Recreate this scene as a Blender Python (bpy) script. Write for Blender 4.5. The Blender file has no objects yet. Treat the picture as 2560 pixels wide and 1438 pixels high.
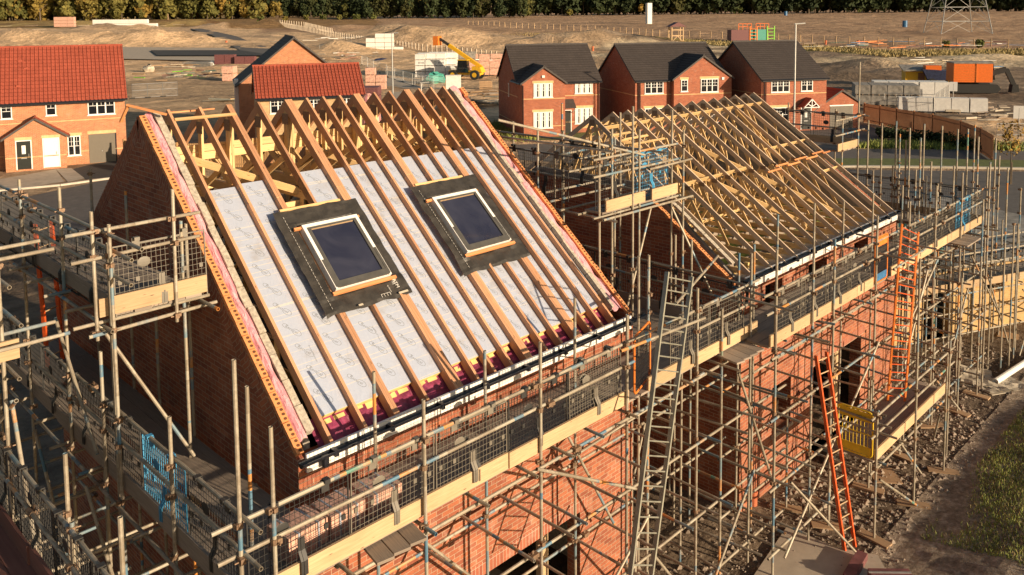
import bpy, math, random
from mathutils import Vector, Matrix, noise
R = math.radians
rnd = random.Random(11)
scene = bpy.context.scene
COL = scene.collection
V = Vector

# ------------------------------------------------------------------ mesh builder
class MB:
    def __init__(s): s.v = []; s.f = []; s.uv = []
    def face(s, pts, uv=None):
        i = len(s.v); s.v += [tuple(p) for p in pts]; s.f.append(tuple(range(i, i+len(pts))))
        if uv is None:
            a, b, c = V(pts[0]), V(pts[1]), V(pts[2]); n = (b-a).cross(c-a)
            ax = max(range(3), key=lambda k: abs(n[k]))
            uv = [((p[1], p[2]) if ax == 0 else (p[0], p[2]) if ax == 1 else (p[0], p[1])) for p in pts]
        s.uv += list(uv)
    def hexa(s, P, uvs=None):
        # P: 8 points, bottom 0-3 ccw, top 4-7
        for q in ((3,2,1,0),(4,5,6,7),(0,1,5,4),(1,2,6,5),(2,3,7,6),(3,0,4,7)):
            s.face([P[k] for k in q])
    def box(s, lo, hi):
        x0,y0,z0 = lo; x1,y1,z1 = hi
        s.hexa([(x0,y0,z0),(x1,y0,z0),(x1,y1,z0),(x0,y1,z0),(x0,y0,z1),(x1,y0,z1),(x1,y1,z1),(x0,y1,z1)])
    def beam(s, a, b, w, h, up=(0,0,1)):
        a, b = V(a), V(b); d = (b-a); L = d.length
        if L < 1e-5: return
        d /= L; up = V(up); sd = d.cross(up)
        if sd.length < 1e-4: sd = d.cross(V((1,0,0)))
        sd.normalize(); u = sd.cross(d).normalized()
        o = [(-w/2,-h/2),(w/2,-h/2),(w/2,h/2),(-w/2,h/2)]
        A = [a+sd*p+u*q for p,q in o]; B = [b+sd*p+u*q for p,q in o]
        r = rnd.random()*40; acc = rnd.random()*5
        for k in range(4):
            e = w if k % 2 == 0 else h; n = (k+1) % 4
            s.face([A[k],A[n],B[n],B[k]], [(r,acc),(r,acc+e),(r+L,acc+e),(r+L,acc)]); acc += e
        s.face(A[::-1], [(r+.3,acc),(r+.31,acc),(r+.31,acc+.01),(r+.3,acc+.01)])
        s.face(B, [(r+.3,acc),(r+.31,acc),(r+.31,acc+.01),(r+.3,acc+.01)])
    def tube(s, a, b, r, n=8, cap=True, hollow=False, r2=None):
        a, b = V(a), V(b); d = b-a; L = d.length
        if L < 1e-5: return
        d /= L; x = d.orthogonal().normalized(); y = d.cross(x); r2 = r if r2 is None else r2
        A = [a+(x*math.cos(t)+y*math.sin(t))*r for t in [2*math.pi*k/n for k in range(n)]]
        B = [b+(x*math.cos(t)+y*math.sin(t))*r2 for t in [2*math.pi*k/n for k in range(n)]]
        for k in range(n):
            m = (k+1) % n; c = 2*math.pi*r/n
            s.face([A[k],A[m],B[m],B[k]], [(0,c*k),(0,c*k+c),(L,c*k+c),(L,c*k)])
        if cap:
            if hollow:
                for P, q, sg in ((A, a, 1), (B, b, -1)):
                    I = [q+(p-q)*.82 for p in P]; J = [p+d*sg*.08 for p in I]
                    for k in range(n):
                        m = (k+1) % n
                        s.face([P[k],P[m],I[m],I[k]], [(0,0)]*4); s.face([I[k],I[m],J[m],J[k]], [(0,0)]*4)
                    s.face(J, [(0,0)]*n)
            else:
                s.face(A[::-1], [(0,0)]*n); s.face(B, [(L,0)]*n)
    def path(s, pts, r, n=6):
        for a, b in zip(pts, pts[1:]): s.tube(a, b, r, n)
    def prism(s, poly, vec):
        v = V(vec); A = [V(p) for p in poly]; B = [p+v for p in A]; n = len(A)
        s.face(A); s.face(B[::-1])
        for k in range(n): s.face([A[k], B[k], B[(k+1)%n], A[(k+1)%n]])
    def ell(s, c, r, n=8, m=5, jit=0, rg=None):
        c = V(c); P = []
        for i in range(m+1):
            th = math.pi*i/m; row = []
            for k in range(n):
                ph = 2*math.pi*k/n; j = 1+((rg or rnd).uniform(-jit, jit) if jit else 0)
                row.append(c+V((r[0]*math.sin(th)*math.cos(ph)*j, r[1]*math.sin(th)*math.sin(ph)*j, r[2]*math.cos(th)*j)))
            P.append(row)
        for i in range(m):
            for k in range(n):
                q = (k+1) % n
                s.face([P[i][k], P[i+1][k], P[i+1][q], P[i][q]])
    def build(s, name, mat, parent=None, smooth=False, kind=None):
        me = bpy.data.meshes.new(name); me.from_pydata(s.v, [], s.f)
        ul = me.uv_layers.new(name='UVMap'); flat = [c for p in s.uv for c in p]
        ul.data.foreach_set('uv', flat)
        if smooth: me.polygons.foreach_set('use_smooth', [True]*len(me.polygons))
        me.materials.append(mat); me.update()
        o = bpy.data.objects.new(name, me); COL.objects.link(o)
        if parent is not None: o.parent = parent
        if kind: o['kind'] = kind
        return o

def tag(o, label, cat, group=None):
    o['label'] = label; o['category'] = cat
    if group: o['group'] = group
    return o
def thing(name, label, cat, loc=(0,0,0), rz=0, group=None):
    o = bpy.data.objects.new(name, None); COL.objects.link(o); o.empty_display_size = .2
    o.location = loc; o.rotation_euler = (0,0,rz); return tag(o, label, cat, group)
def inst(name, me, parent=None, loc=(0,0,0), rot=(0,0,0), sc=None):
    o = bpy.data.objects.new(name, me); COL.objects.link(o); o.parent = parent; o.location = loc; o.rotation_euler = rot
    if sc: o.scale = sc
    return o
def dup(root, loc, rz, label, group=None, sc=None):
    r = root.copy(); COL.objects.link(r); r.location = loc; r.rotation_euler = (0,0,rz); r['label'] = label
    if group: r['group'] = group
    if sc: r.scale = sc
    for ch in list(root.children):
        c = ch.copy(); COL.objects.link(c); c.parent = r
        for g in list(ch.children):
            d = g.copy(); COL.objects.link(d); d.parent = c
    return r
ORD = ['first','second','third','fourth','fifth','sixth','seventh','eighth','ninth','tenth','eleventh','twelfth',
       'thirteenth','fourteenth','fifteenth','sixteenth','seventeenth','eighteenth','nineteenth','twentieth',
       'twenty-first','twenty-second','twenty-third','twenty-fourth','twenty-fifth','twenty-sixth','twenty-seventh','twenty-eighth','twenty-ninth','thirtieth']

# ------------------------------------------------------------------ materials
class N:
    def __init__(s, name):
        s.m = bpy.data.materials.new(name); s.m.use_nodes = True; s.nt = s.m.node_tree; s.nt.nodes.clear()
        s.out = s.add('ShaderNodeOutputMaterial'); s.p = s.add('ShaderNodeBsdfPrincipled'); s.link(s.p.outputs[0], s.out.inputs[0])
    def add(s, t, **k):
        n = s.nt.nodes.new(t)
        for a, b in k.items(): setattr(n, a, b)
        return n
    def link(s, a, b): s.nt.links.new(a, b)
    def coord(s, kind='Object', scale=(1,1,1)):
        t = s.add('ShaderNodeTexCoord'); m = s.add('ShaderNodeMapping'); m.inputs['Scale'].default_value = scale
        s.link(t.outputs[kind], m.inputs[0]); return m.outputs[0]
    def noise(s, vec, scale, detail=4, rough=.6, dist=0):
        n = s.add('ShaderNodeTexNoise'); n.inputs['Scale'].default_value = scale; n.inputs['Detail'].default_value = detail
        n.inputs['Roughness'].default_value = rough; n.inputs['Distortion'].default_value = dist; s.link(vec, n.inputs['Vector']); return n.outputs['Fac']
    def ramp(s, fac, stops, interp='LINEAR'):
        n = s.add('ShaderNodeValToRGB'); cr = n.color_ramp; cr.interpolation = interp
        while len(cr.elements) < len(stops): cr.elements.new(.5)
        for e, (p, c) in zip(cr.elements, stops): e.position = p; e.color = (c[0],c[1],c[2],1) if len(c) == 3 else c
        s.link(fac, n.inputs[0]); return n.outputs[0]
    def mix(s, fac, a, b, mode='MIX'):
        n = s.add('ShaderNodeMix', data_type='RGBA', blend_type=mode)
        for x, k in ((fac,0),(a,6),(b,7)):
            if hasattr(x, 'links'): s.link(x, n.inputs[k])
            elif k == 0: n.inputs[0].default_value = x
            else: n.inputs[k].default_value = (x[0],x[1],x[2],1)
        return n.outputs[2]
    def math(s, op, a, b=0.):
        n = s.add('ShaderNodeMath', operation=op)
        for x, k in ((a,0),(b,1)):
            if hasattr(x, 'links'): s.link(x, n.inputs[k])
            else: n.inputs[k].default_value = x
        return n.outputs[0]
    def base(s, c):
        if hasattr(c, 'links'): s.link(c, s.p.inputs['Base Color'])
        else: s.p.inputs['Base Color'].default_value = (c[0],c[1],c[2],1)
    def bump(s, h, strength=.3, dist=.01):
        b = s.add('ShaderNodeBump'); b.inputs['Strength'].default_value = strength; b.inputs['Distance'].default_value = dist
        s.link(h, b.inputs['Height']); s.link(b.outputs[0], s.p.inputs['Normal'])
    def set(s, rough=.6, metal=0., spec=None):
        s.p.inputs['Roughness'].default_value = rough; s.p.inputs['Metallic'].default_value = metal
        if spec is not None: s.p.inputs['Specular IOR Level'].default_value = spec
        return s.m

def plain(name, c, rough=.6, metal=0., var=.18, scale=6, bump=0.):
    n = N(name); v = n.coord(); f = n.noise(v, scale, 6)
    lo = tuple(x*(1-var) for x in c); hi = tuple(min(1, x*(1+var)) for x in c)
    n.base(n.ramp(f, [(.3, lo), (.7, hi)]))
    if bump: n.bump(f, bump, .02)
    return n.set(rough, metal)

def brick(name, c1, c2, mortar, bw=.225, rh=.075, ms=.005, bump=.5, dirt=.25, off=.5):
    n = N(name); uv = n.coord('UV'); b = n.add('ShaderNodeTexBrick'); n.link(uv, b.inputs['Vector'])
    b.offset = off
    b.inputs['Scale'].default_value = 1; b.inputs['Brick Width'].default_value = bw; b.inputs['Row Height'].default_value = rh
    b.inputs['Mortar Size'].default_value = ms; b.inputs['Mortar Smooth'].default_value = .1; b.inputs['Bias'].default_value = -.1
    b.inputs['Color1'].default_value = (*c1,1); b.inputs['Color2'].default_value = (*c2,1); b.inputs['Mortar'].default_value = (*mortar,1)
    f = n.noise(uv, 1.3, 5); f2 = n.noise(uv, 45, 4)
    col = n.mix(dirt, b.outputs['Color'], n.ramp(f, [(.3,(.35,.3,.27)),(.65,(1,1,1))]), 'MULTIPLY')
    col = n.mix(.35, col, n.ramp(f2, [(.3,(.5,.5,.5)),(.7,(1.2,1.2,1.2))]), 'MULTIPLY')
    salt = n.ramp(n.noise(uv, 2.7, 7, .7), [(.56,(0,0,0)),(.78,(.55,.55,.55))]); col = n.mix(salt, col, (.52,.42,.34))
    n.base(col)
    h = n.math('SUBTRACT', n.math('MULTIPLY', f2, .35), b.outputs['Fac'])
    n.bump(h, bump, .008); return n.set(.85, 0, .25)

def wood(name, a, b, rough=.6, knots=True, gs=1.):
    n = N(name); uv = n.coord('UV', (1.2*gs,28*gs,1)); oi = n.add('ShaderNodeObjectInfo')
    f = n.noise(uv, 2.2, 5, .65, .6); c = n.ramp(f, [(.28,a),(.72,b)])
    uk = n.coord('UV', (3,14,1)); vr = n.add('ShaderNodeTexVoronoi'); vr.inputs['Scale'].default_value = 1.2; n.link(uk, vr.inputs['Vector'])
    if knots: c = n.mix(n.ramp(vr.outputs['Distance'], [(.06,(1,1,1)),(.13,(0,0,0))]), c, tuple(x*.35 for x in a))
    big = n.noise(n.coord('Object'), .8, 3)
    c = n.mix(.5, c, n.ramp(big, [(.3,(.68,.62,.58)),(.7,(1.1,1.08,1.05))]), 'MULTIPLY')
    hs = n.add('ShaderNodeHueSaturation'); n.link(c, hs.inputs['Color'])
    n.link(n.math('ADD', n.math('MULTIPLY', oi.outputs['Random'], .36), .82), hs.inputs['Value'])
    n.base(hs.outputs[0]); n.bump(f, .25, .004); return n.set(rough, 0, .3)

def tube_mat():
    n = N('scaffold_tube_paint'); uv = n.coord('UV', (1,1,1)); oi = n.add('ShaderNodeObjectInfo')
    s = n.add('ShaderNodeSeparateXYZ'); n.link(uv, s.inputs[0]); c = n.add('ShaderNodeCombineXYZ')
    n.link(n.math('MULTIPLY', s.outputs[0], .55), c.inputs[0]); n.link(n.math('MULTIPLY', oi.outputs['Random'], 97.), c.inputs[1])
    f = n.noise(c.outputs[0], 1.5, 2, .5)
    band = n.ramp(f, [(0,(.62,.25,.05)),(.33,(.17,.26,.31)),(.385,(.36,.31,.23)),(.49,(.27,.225,.165)),(.56,(.42,.38,.30)),(.615,(.10,.22,.32)),(.66,(.60,.27,.08)),(.70,(.12,.28,.22)),(.74,(.30,.15,.07))], 'CONSTANT')
    v = n.coord('Object', (1,1,1)); w = n.noise(v, 14, 6, .7); w2 = n.noise(v, 3, 4)
    grime = n.ramp(w, [(.32,(.22,.17,.12)),(.62,(.46,.41,.33))])
    col = n.mix(n.ramp(w2, [(.44,(.05,.05,.05)),(.60,(.72,.72,.72))]), band, grime)
    n.base(col); n.bump(w, .2, .003)
    n.p.inputs['Metallic'].default_value = .25; return n.set(.55, .25)

M = {}
M['brick'] = brick('red_brick', (.45,.155,.080), (.26,.082,.052), (.50,.36,.25), bump=.7, dirt=.5)
M['brick2'] = brick('orange_red_brick', (.56,.235,.11), (.42,.155,.075), (.68,.54,.38))
M['brickd'] = brick('smooth_red_brick', (.44,.14,.075), (.32,.095,.055), (.48,.33,.23))
M['creamy'] = brick('yellow_brick', (.60,.40,.18), (.52,.32,.13), (.6,.46,.28))
M['cream'] = brick('cream_brick', (.58,.40,.21), (.48,.31,.15), (.62,.5,.34))
M['soldier'] = brick('red_soldier_course', (.42,.14,.08), (.30,.09,.055), (.5,.4,.3), bw=.075, rh=.23, off=0)
M['buffsold'] = brick('buff_soldier_course', (.80,.54,.27), (.70,.45,.21), (.74,.6,.4), bw=.075, rh=.23, off=0)
M['buff'] = brick('buff_brick', (.78,.52,.26), (.68,.42,.19), (.62,.48,.3))
M['block'] = plain('grey_blockwork', (.42,.37,.30), .95, 0, .35, 18, .6)
M['blockwall'] = brick('concrete_block_wall', (.30,.27,.24), (.23,.21,.19), (.36,.32,.27), bw=.45, rh=.225, ms=.006, bump=.4)
M['verge'] = plain('cut_orange_brick', (.66,.27,.10), .85, 0, .2, 9, .2)
M['hole'] = plain('brick_core_shadow', (.12,.045,.02), .95)
M['wood'] = wood('truss_timber', (.42,.21,.115), (.62,.355,.205))
M['woody'] = wood('pale_bounce_lit_timber', (.60,.385,.17), (.80,.58,.30))  # rafter timber yellowed, warm bounced light inside the roof put into the colour
M['woodB'] = wood('open_truss_timber', (.54,.40,.29), (.76,.60,.45))
M['toe'] = wood('toe_board_timber', (.43,.29,.16), (.62,.45,.27), .65)
M['deck'] = wood('weathered_deck_board', (.22,.18,.15), (.36,.30,.24), .8, False)
M['batten'] = wood('treated_orange_batten', (.62,.24,.09), (.78,.36,.16), .6, False)
M['ply'] = wood('red_plywood', (.20,.09,.07), (.28,.13,.10), .7, False, .3)
M['fence'] = wood('brown_fence_timber', (.25,.115,.055), (.40,.20,.10), .8, False)
M['fencel'] = wood('tan_fence_timber', (.42,.25,.11), (.55,.34,.16), .8, False)
M['pallet'] = wood('pallet_timber', (.34,.22,.13), (.5,.34,.2), .8, False)
def foil():
    n = N('foil_insulation'); v = n.coord('Object'); f = n.noise(v, 9, 5); uv = n.coord('UV')
    b = n.add('ShaderNodeTexBrick'); n.link(uv, b.inputs['Vector']); b.offset = 0
    b.inputs['Scale'].default_value = 1; b.inputs['Brick Width'].default_value = .1; b.inputs['Row Height'].default_value = .1; b.inputs['Mortar Size'].default_value = .0012
    b.inputs['Color1'].default_value = b.inputs['Color2'].default_value = (.66,.72,.86,1); b.inputs['Mortar'].default_value = (.62,.68,.82,1)
    tape = n.ramp(n.noise(n.coord('UV', (.01,2.6,1)), 3.1, 0), [(.56,(0,0,0)),(.575,(1,1,1)),(.585,(1,1,1)),(.60,(0,0,0))])
    c = n.mix(tape, b.outputs['Color'], (.86,.84,.80))
    stain = n.ramp(n.noise(v, 2.3, 6), [(.56,(1,1,1)),(.72,(.80,.70,.58))])
    c = n.mix(.8, c, stain, 'MULTIPLY'); n.base(c)
    wr = n.noise(n.coord('Object', (9,2,2)), 3, 6, .6, .8)
    n.bump(n.math('ADD', wr, n.math('MULTIPLY', f, .5)), .45, .02)
    return n.set(.36, .45)
M['foil'] = foil()
M['pir'] = plain('yellow_foam_edge', (.72,.50,.20), .9)
M['ink'] = plain('grey_print', (.30,.33,.39), .6)
M['inkm'] = plain('mid_print', (.22,.24,.28), .6)
M['plate'] = plain('dull_nail_plate', (.25,.17,.12), .5, .3, .3, 40)
M['inkd'] = plain('dark_print', (.03,.03,.035), .6)
M['inkw'] = plain('white_print', (.75,.72,.66), .6)
M['membrane'] = plain('black_membrane', (.045,.040,.034), .42, 0, .4, 4, .7)
def pinkm():
    n = N('pink_plastic_cavity_barrier'); v = n.coord('Object', (3,1,1)); f = n.noise(v, 5, 6, .6, 1.2)
    n.base(n.ramp(f, [(.3,(.62,.22,.28)),(.5,(.80,.40,.44)),(.75,(.88,.55,.56))])); n.bump(f, .9, .04); return n.set(.35)
M['pink'] = pinkm()
M['pinkd'] = plain('crimson_plastic_sheet', (.24,.04,.09), .4, 0, .6, 8, 1.)  # set darker to carry the rafters' shade on the eaves sheet
M['white'] = plain('white_pvc', (.80,.79,.76), .45, 0, .05)
M['black'] = plain('black_gutter_plastic', (.018,.020,.026), .3, 0, .2)
M['tube'] = tube_mat()
M['coupler'] = plain('rusty_coupler_steel', (.26,.17,.11), .6, .5, .5, 30)
M['mesh'] = plain('black_mesh_plastic', (.030,.029,.028), .5)
M['meshg'] = plain('sunlit_grey_mesh_plastic', (.17,.15,.12), .5)  # black mesh lightened, sun on the wires put into its colour
M['meshb'] = plain('blue_mesh_plastic', (.05,.26,.46), .5)
M['meshc'] = plain('green_mesh_plastic', (.06,.30,.24), .5)
M['orange'] = plain('orange_paint', (.72,.20,.03), .5, 0, .25, 12)
M['redor'] = plain('orange_red_fibreglass', (.66,.10,.02), .45, 0, .2, 12)
M['yellow'] = plain('yellow_paint', (.78,.52,.02), .45, 0, .15)
M['blue'] = plain('blue_paint', (.03,.14,.30), .5, 0, .3)
M['alu'] = plain('aluminium', (.33,.32,.26), .5, .4, .2)
M['steel'] = plain('galvanised_steel', (.42,.42,.41), .45, .6, .15)
M['gl'] = N('dark_window_glass'); M['gl'].base((.012,.014,.018)); M['gl'] = M['gl'].set(.04, 0, .8)
M['glb'] = N('blue_skylight_glass'); M['glb'].base(M['glb'].ramp(M['glb'].noise(M['glb'].coord('Object'), 1.6, 3, .6, .8), [(.3,(.020,.022,.042)),(.7,(.042,.044,.068))])); M['glb'] = M['glb'].set(.09, 0, .8)
M['grey'] = plain('grey_window_cladding', (.10,.095,.085), .45, .2)
M['curtain'] = plain('white_curtain', (.78,.77,.72), .8, 0, .08, 14)
def tile(name, c, gap):
    n = N(name); uv = n.coord('UV'); b = n.add('ShaderNodeTexBrick'); n.link(uv, b.inputs['Vector'])
    b.inputs['Scale'].default_value = 1; b.inputs['Brick Width'].default_value = .33; b.inputs['Row Height'].default_value = .345; b.inputs['Mortar Size'].default_value = gap
    b.inputs['Color1'].default_value = (*c,1); b.inputs['Color2'].default_value = (*[x*.86 for x in c],1); b.inputs['Mortar'].default_value = (*[x*.45 for x in c],1)
    f = n.noise(n.coord('Object'), 1.1, 5)
    n.base(n.mix(.5, b.outputs['Color'], n.ramp(f, [(.3,(.8,.8,.8)),(.7,(1.15,1.15,1.15))]), 'MULTIPLY')); return n.set(.75, 0, .25)
M['tred'] = tile('red_pantile', (.37,.085,.05), .004)
M['tgrey'] = tile('dark_flat_tile', (.075,.062,.057), .006)
M['ridged'] = plain('dark_ridge_tile', (.08,.07,.065), .8)
M['asph'] = plain('asphalt', (.105,.095,.088), .9, 0, .2, 3)
M['asphd'] = plain('new_dark_asphalt', (.035,.033,.033), .85, 0, .25, 3)
M['conc'] = plain('pale_concrete', (.42,.35,.27), .9, 0, .18, 2)
M['kerb'] = plain('kerb_concrete', (.50,.45,.37), .9, 0, .12, 4)
M['grassv'] = plain('verge_turf', (.10,.12,.03), .95, 0, .35, 5)
M['blade'] = plain('grass_blades', (.24,.27,.06), .8, 0, .6, 1.5)
M['straw'] = plain('dry_grass', (.34,.26,.11), .9, 0, .4, 1.5)
M['stone'] = plain('rubble_stone', (.30,.235,.18), .95, 0, .6, 5)
def leaf(name, a, b):
    n = N(name); g = n.add('ShaderNodeNewGeometry'); oi = n.add('ShaderNodeObjectInfo')
    n.base(n.mix(.6, n.ramp(g.outputs['Random Per Island'], [(0,a),(1,b)]), n.ramp(oi.outputs['Random'], [(0,a),(.6,b),(1,(b[0]*1.7,b[1]*1.1,b[2]*.8))])))
    n.p.inputs['Subsurface Weight'].default_value = 0
    return n.set(.8, 0, .2)
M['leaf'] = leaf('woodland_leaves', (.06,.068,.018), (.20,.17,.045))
M['leafd'] = leaf('dark_woodland_leaves', (.018,.028,.012), (.045,.06,.022))  # dark copy of the leaf colours, with the tree belt's shade in them
M['bush'] = leaf('shrub_leaves', (.06,.075,.02), (.14,.15,.04))
M['autumn'] = leaf('autumn_leaves', (.22,.13,.03), (.40,.26,.06))
M['bark'] = plain('bark', (.12,.09,.06), .9)
M['pack'] = plain('white_shrink_wrap', (.78,.76,.72), .35, 0, .1, 3)
M['packp'] = plain('pale_pink_brick_pack', (.62,.36,.27), .7, 0, .35, 4)
M['packg'] = plain('grey_block_pack', (.26,.24,.21), .7, 0, .5, 2.2)
M['packd'] = plain('dark_red_brick_pack', (.16,.06,.06), .6, 0, .35, 5)
M['machy'] = plain('machine_yellow', (.75,.42,.02), .45, 0, .1)
M['macho'] = plain('machine_orange', (.80,.17,.02), .45, 0, .1)
M['rubber'] = plain('black_rubber', (.025,.024,.022), .8)
M['clay'] = plain('terracotta', (.50,.14,.06), .8)
M['green'] = plain('lime_green_paint', (.22,.55,.05), .5)
M['net'] = plain('green_tarpaulin', (.03,.13,.11), .6, 0, .3, 3, .4)
M['tarpb'] = plain('dark_blue_tarpaulin', (.03,.04,.09), .5, 0, .5, 4, .6)
M['moss'] = plain('green_membrane_strip', (.16,.22,.03), .8, 0, .5, 8, .5)
M['darkroom'] = plain('unlit_interior', (.05,.045,.04), .95)  # near-black floor colour stands for the shade between the joists
M['garage'] = plain('olive_grey_garage_door', (.17,.145,.11), .5, 0, .05)
M['doorb'] = plain('black_green_door', (.015,.018,.015), .4)
M['sack'] = plain('dirty_pale_sheet', (.46,.40,.31), .8, 0, .3, 3, .6)
M['stripe'] = plain('purple_striped_canvas', (.42,.17,.19), .8, 0, .3, 3)
M['pole'] = plain('lamp_post_steel', (.45,.45,.43), .5, .4, .1)
# ------------------------------------------------------------------ helpers for world-space parts
G0 = -5.2
def wb(mb, name, mat, parent, **k):
    o = mb.build(name, mat, parent, **k)
    if parent is not None:
        p = parent; off = V((0,0,0))
        while p is not None: off += p.location; p = p.parent
        o.location = -off if parent.type == 'EMPTY' else (0,0,0)
        if parent.type != 'EMPTY': o.location = (0,0,0)
    return o
def wall(mb, P0, U, W, H, holes=(), T=.3, uo=0):
    P0, U = V(P0), V(U).normalized(); Nn = U.cross(V((0,0,1)))
    us = sorted(set([0, W]+[h[0] for h in holes]+[h[1] for h in holes])); zs = sorted(set([0, H]+[h[2] for h in holes]+[h[3] for h in holes]))
    pt = lambda u, z, t: P0+U*u+V((0,0,z))-Nn*t
    inh = lambda u, z: any(h[0] < u < h[1] and h[2] < z < h[3] for h in holes)
    for i in range(len(us)-1):
        for j in range(len(zs)-1):
            a, b, c, d = us[i], us[i+1], zs[j], zs[j+1]
            if inh((a+b)/2, (c+d)/2): continue
            uv = [(a+uo,c+P0.z),(b+uo,c+P0.z),(b+uo,d+P0.z),(a+uo,d+P0.z)]
            mb.face([pt(a,c,0),pt(b,c,0),pt(b,d,0),pt(a,d,0)], uv)
            mb.face([pt(a,c,T),pt(a,d,T),pt(b,d,T),pt(b,c,T)], [uv[0],uv[3],uv[2],uv[1]])
    def rev(a, b, c, d): mb.face([a,b,c,d], [(0,0),(T,0),(T,(c-b).length),(0,(c-b).length)])
    for h in holes:
        a, b, c, d = h[:4]
        rev(pt(a,c,0),pt(a,c,T),pt(a,d,T),pt(a,d,0)); rev(pt(b,c,T),pt(b,c,0),pt(b,d,0),pt(b,d,T))
        rev(pt(a,d,0),pt(a,d,T),pt(b,d,T),pt(b,d,0)); rev(pt(a,c,T),pt(a,c,0),pt(b,c,0),pt(b,c,T))
    rev(pt(0,0,T),pt(0,0,0),pt(0,H,0),pt(0,H,T)); rev(pt(W,0,0),pt(W,0,T),pt(W,H,T),pt(W,H,0))
    mb.face([pt(0,H,0),pt(W,H,0),pt(W,H,T),pt(0,H,T)])
def gable_prism(mb, x0, x1, y0, y1, yr, z0, zr, zb=G0, drop=0., cap=None):
    P = [(y0,zb),(y1,zb),(y1,z0-drop),(yr,zr-drop),(y0,z0-drop)]
    if cap is not None:
        f = (cap-(z0-drop))/(zr-z0); P = [(y0,zb),(y1,zb),(y1,z0-drop),(y1+(yr-y1)*f,cap),(y0+(yr-y0)*f,cap),(y0,z0-drop)]
    mb.face([(x0,y,z) for y,z in P][::-1], [(y,z) for y,z in P][::-1]); mb.face([(x1,y,z) for y,z in P], [(y,z) for y,z in P])
    for k in range(len(P)):
        (a,b),(c,d) = P[k], P[(k+1)%len(P)]; L = math.hypot(c-a, d-b)
        mb.face([(x0,a,b),(x1,a,b),(x1,c,d),(x0,c,d)], [(0,b),(x1-x0,b),(x1-x0,b+L),(0,b+L)])

class Roof:                       # front slope frame: x, distance up the slope, height off the slope
    def __init__(s, y0, z0, yr, zr): s.y0, s.z0 = y0, z0; s.L = math.hypot(yr-y0, zr-z0); s.c = (yr-y0)/s.L; s.s = (zr-z0)/s.L; s.yr, s.zr = yr, zr
    def p(s, x, t, n=0): return V((x, s.y0+s.c*t-s.s*n, s.z0+s.s*t+s.c*n))
    def up(s): return V((0,-s.s,s.c))
    def box(s, mb, x0, x1, t0, t1, n0, n1):
        mb.hexa([s.p(x0,t0,n0),s.p(x1,t0,n0),s.p(x1,t1,n0),s.p(x0,t1,n0),s.p(x0,t0,n1),s.p(x1,t0,n1),s.p(x1,t1,n1),s.p(x0,t1,n1)])

# one cut verge brick with three cores, shared by both unfinished houses
def verge_meshes():
    b = MB(); b.box((-.051,-.1075,-.065),(.051,.1075,0)); bo = b.build('verge_brick', M['verge'])
    h = MB()
    for k in (-1,0,1):
        c = k*.066; P = [(.026*math.cos(t)+.012, c+.021*math.sin(t), .0015) for t in [2*math.pi*i/8 for i in range(8)]]
        h.face(P)  # flat dark disc on the brick top, the core's shade as colour
    ho = h.build('core_hole', M['hole']); m = bo.data, ho.data
    bpy.data.objects.remove(bo); bpy.data.objects.remove(ho); return m
VB, VH = verge_meshes()
def verge(parent, rf, x, n, t0=.13, miss=()):
    ang = math.atan2(rf.s, rf.c)
    for k in range(n):
        if k in miss: continue
        p = rf.p(x, t0+k*.2255+rnd.uniform(-.004,.004), rnd.uniform(-.004,.006)) - parent.location
        b = inst('verge_brick', VB, parent, p, (ang, rnd.uniform(-.03,.03), rnd.uniform(-.02,.02)))
        inst('core_hole', VH, b)
def nailplate(mb, x, p, w, h, t=.002):
    mb.box((x-t, p[0]-w/2, p[1]-h/2), (x, p[0]+w/2, p[1]+h/2))
    for k in range(6):
        y = p[0]-w/2+w*(k+.5)/6; mb.box((x-t*2.5, y-w*.03, p[1]-h/2), (x-t, y+w*.03, p[1]+h/2))

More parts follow.
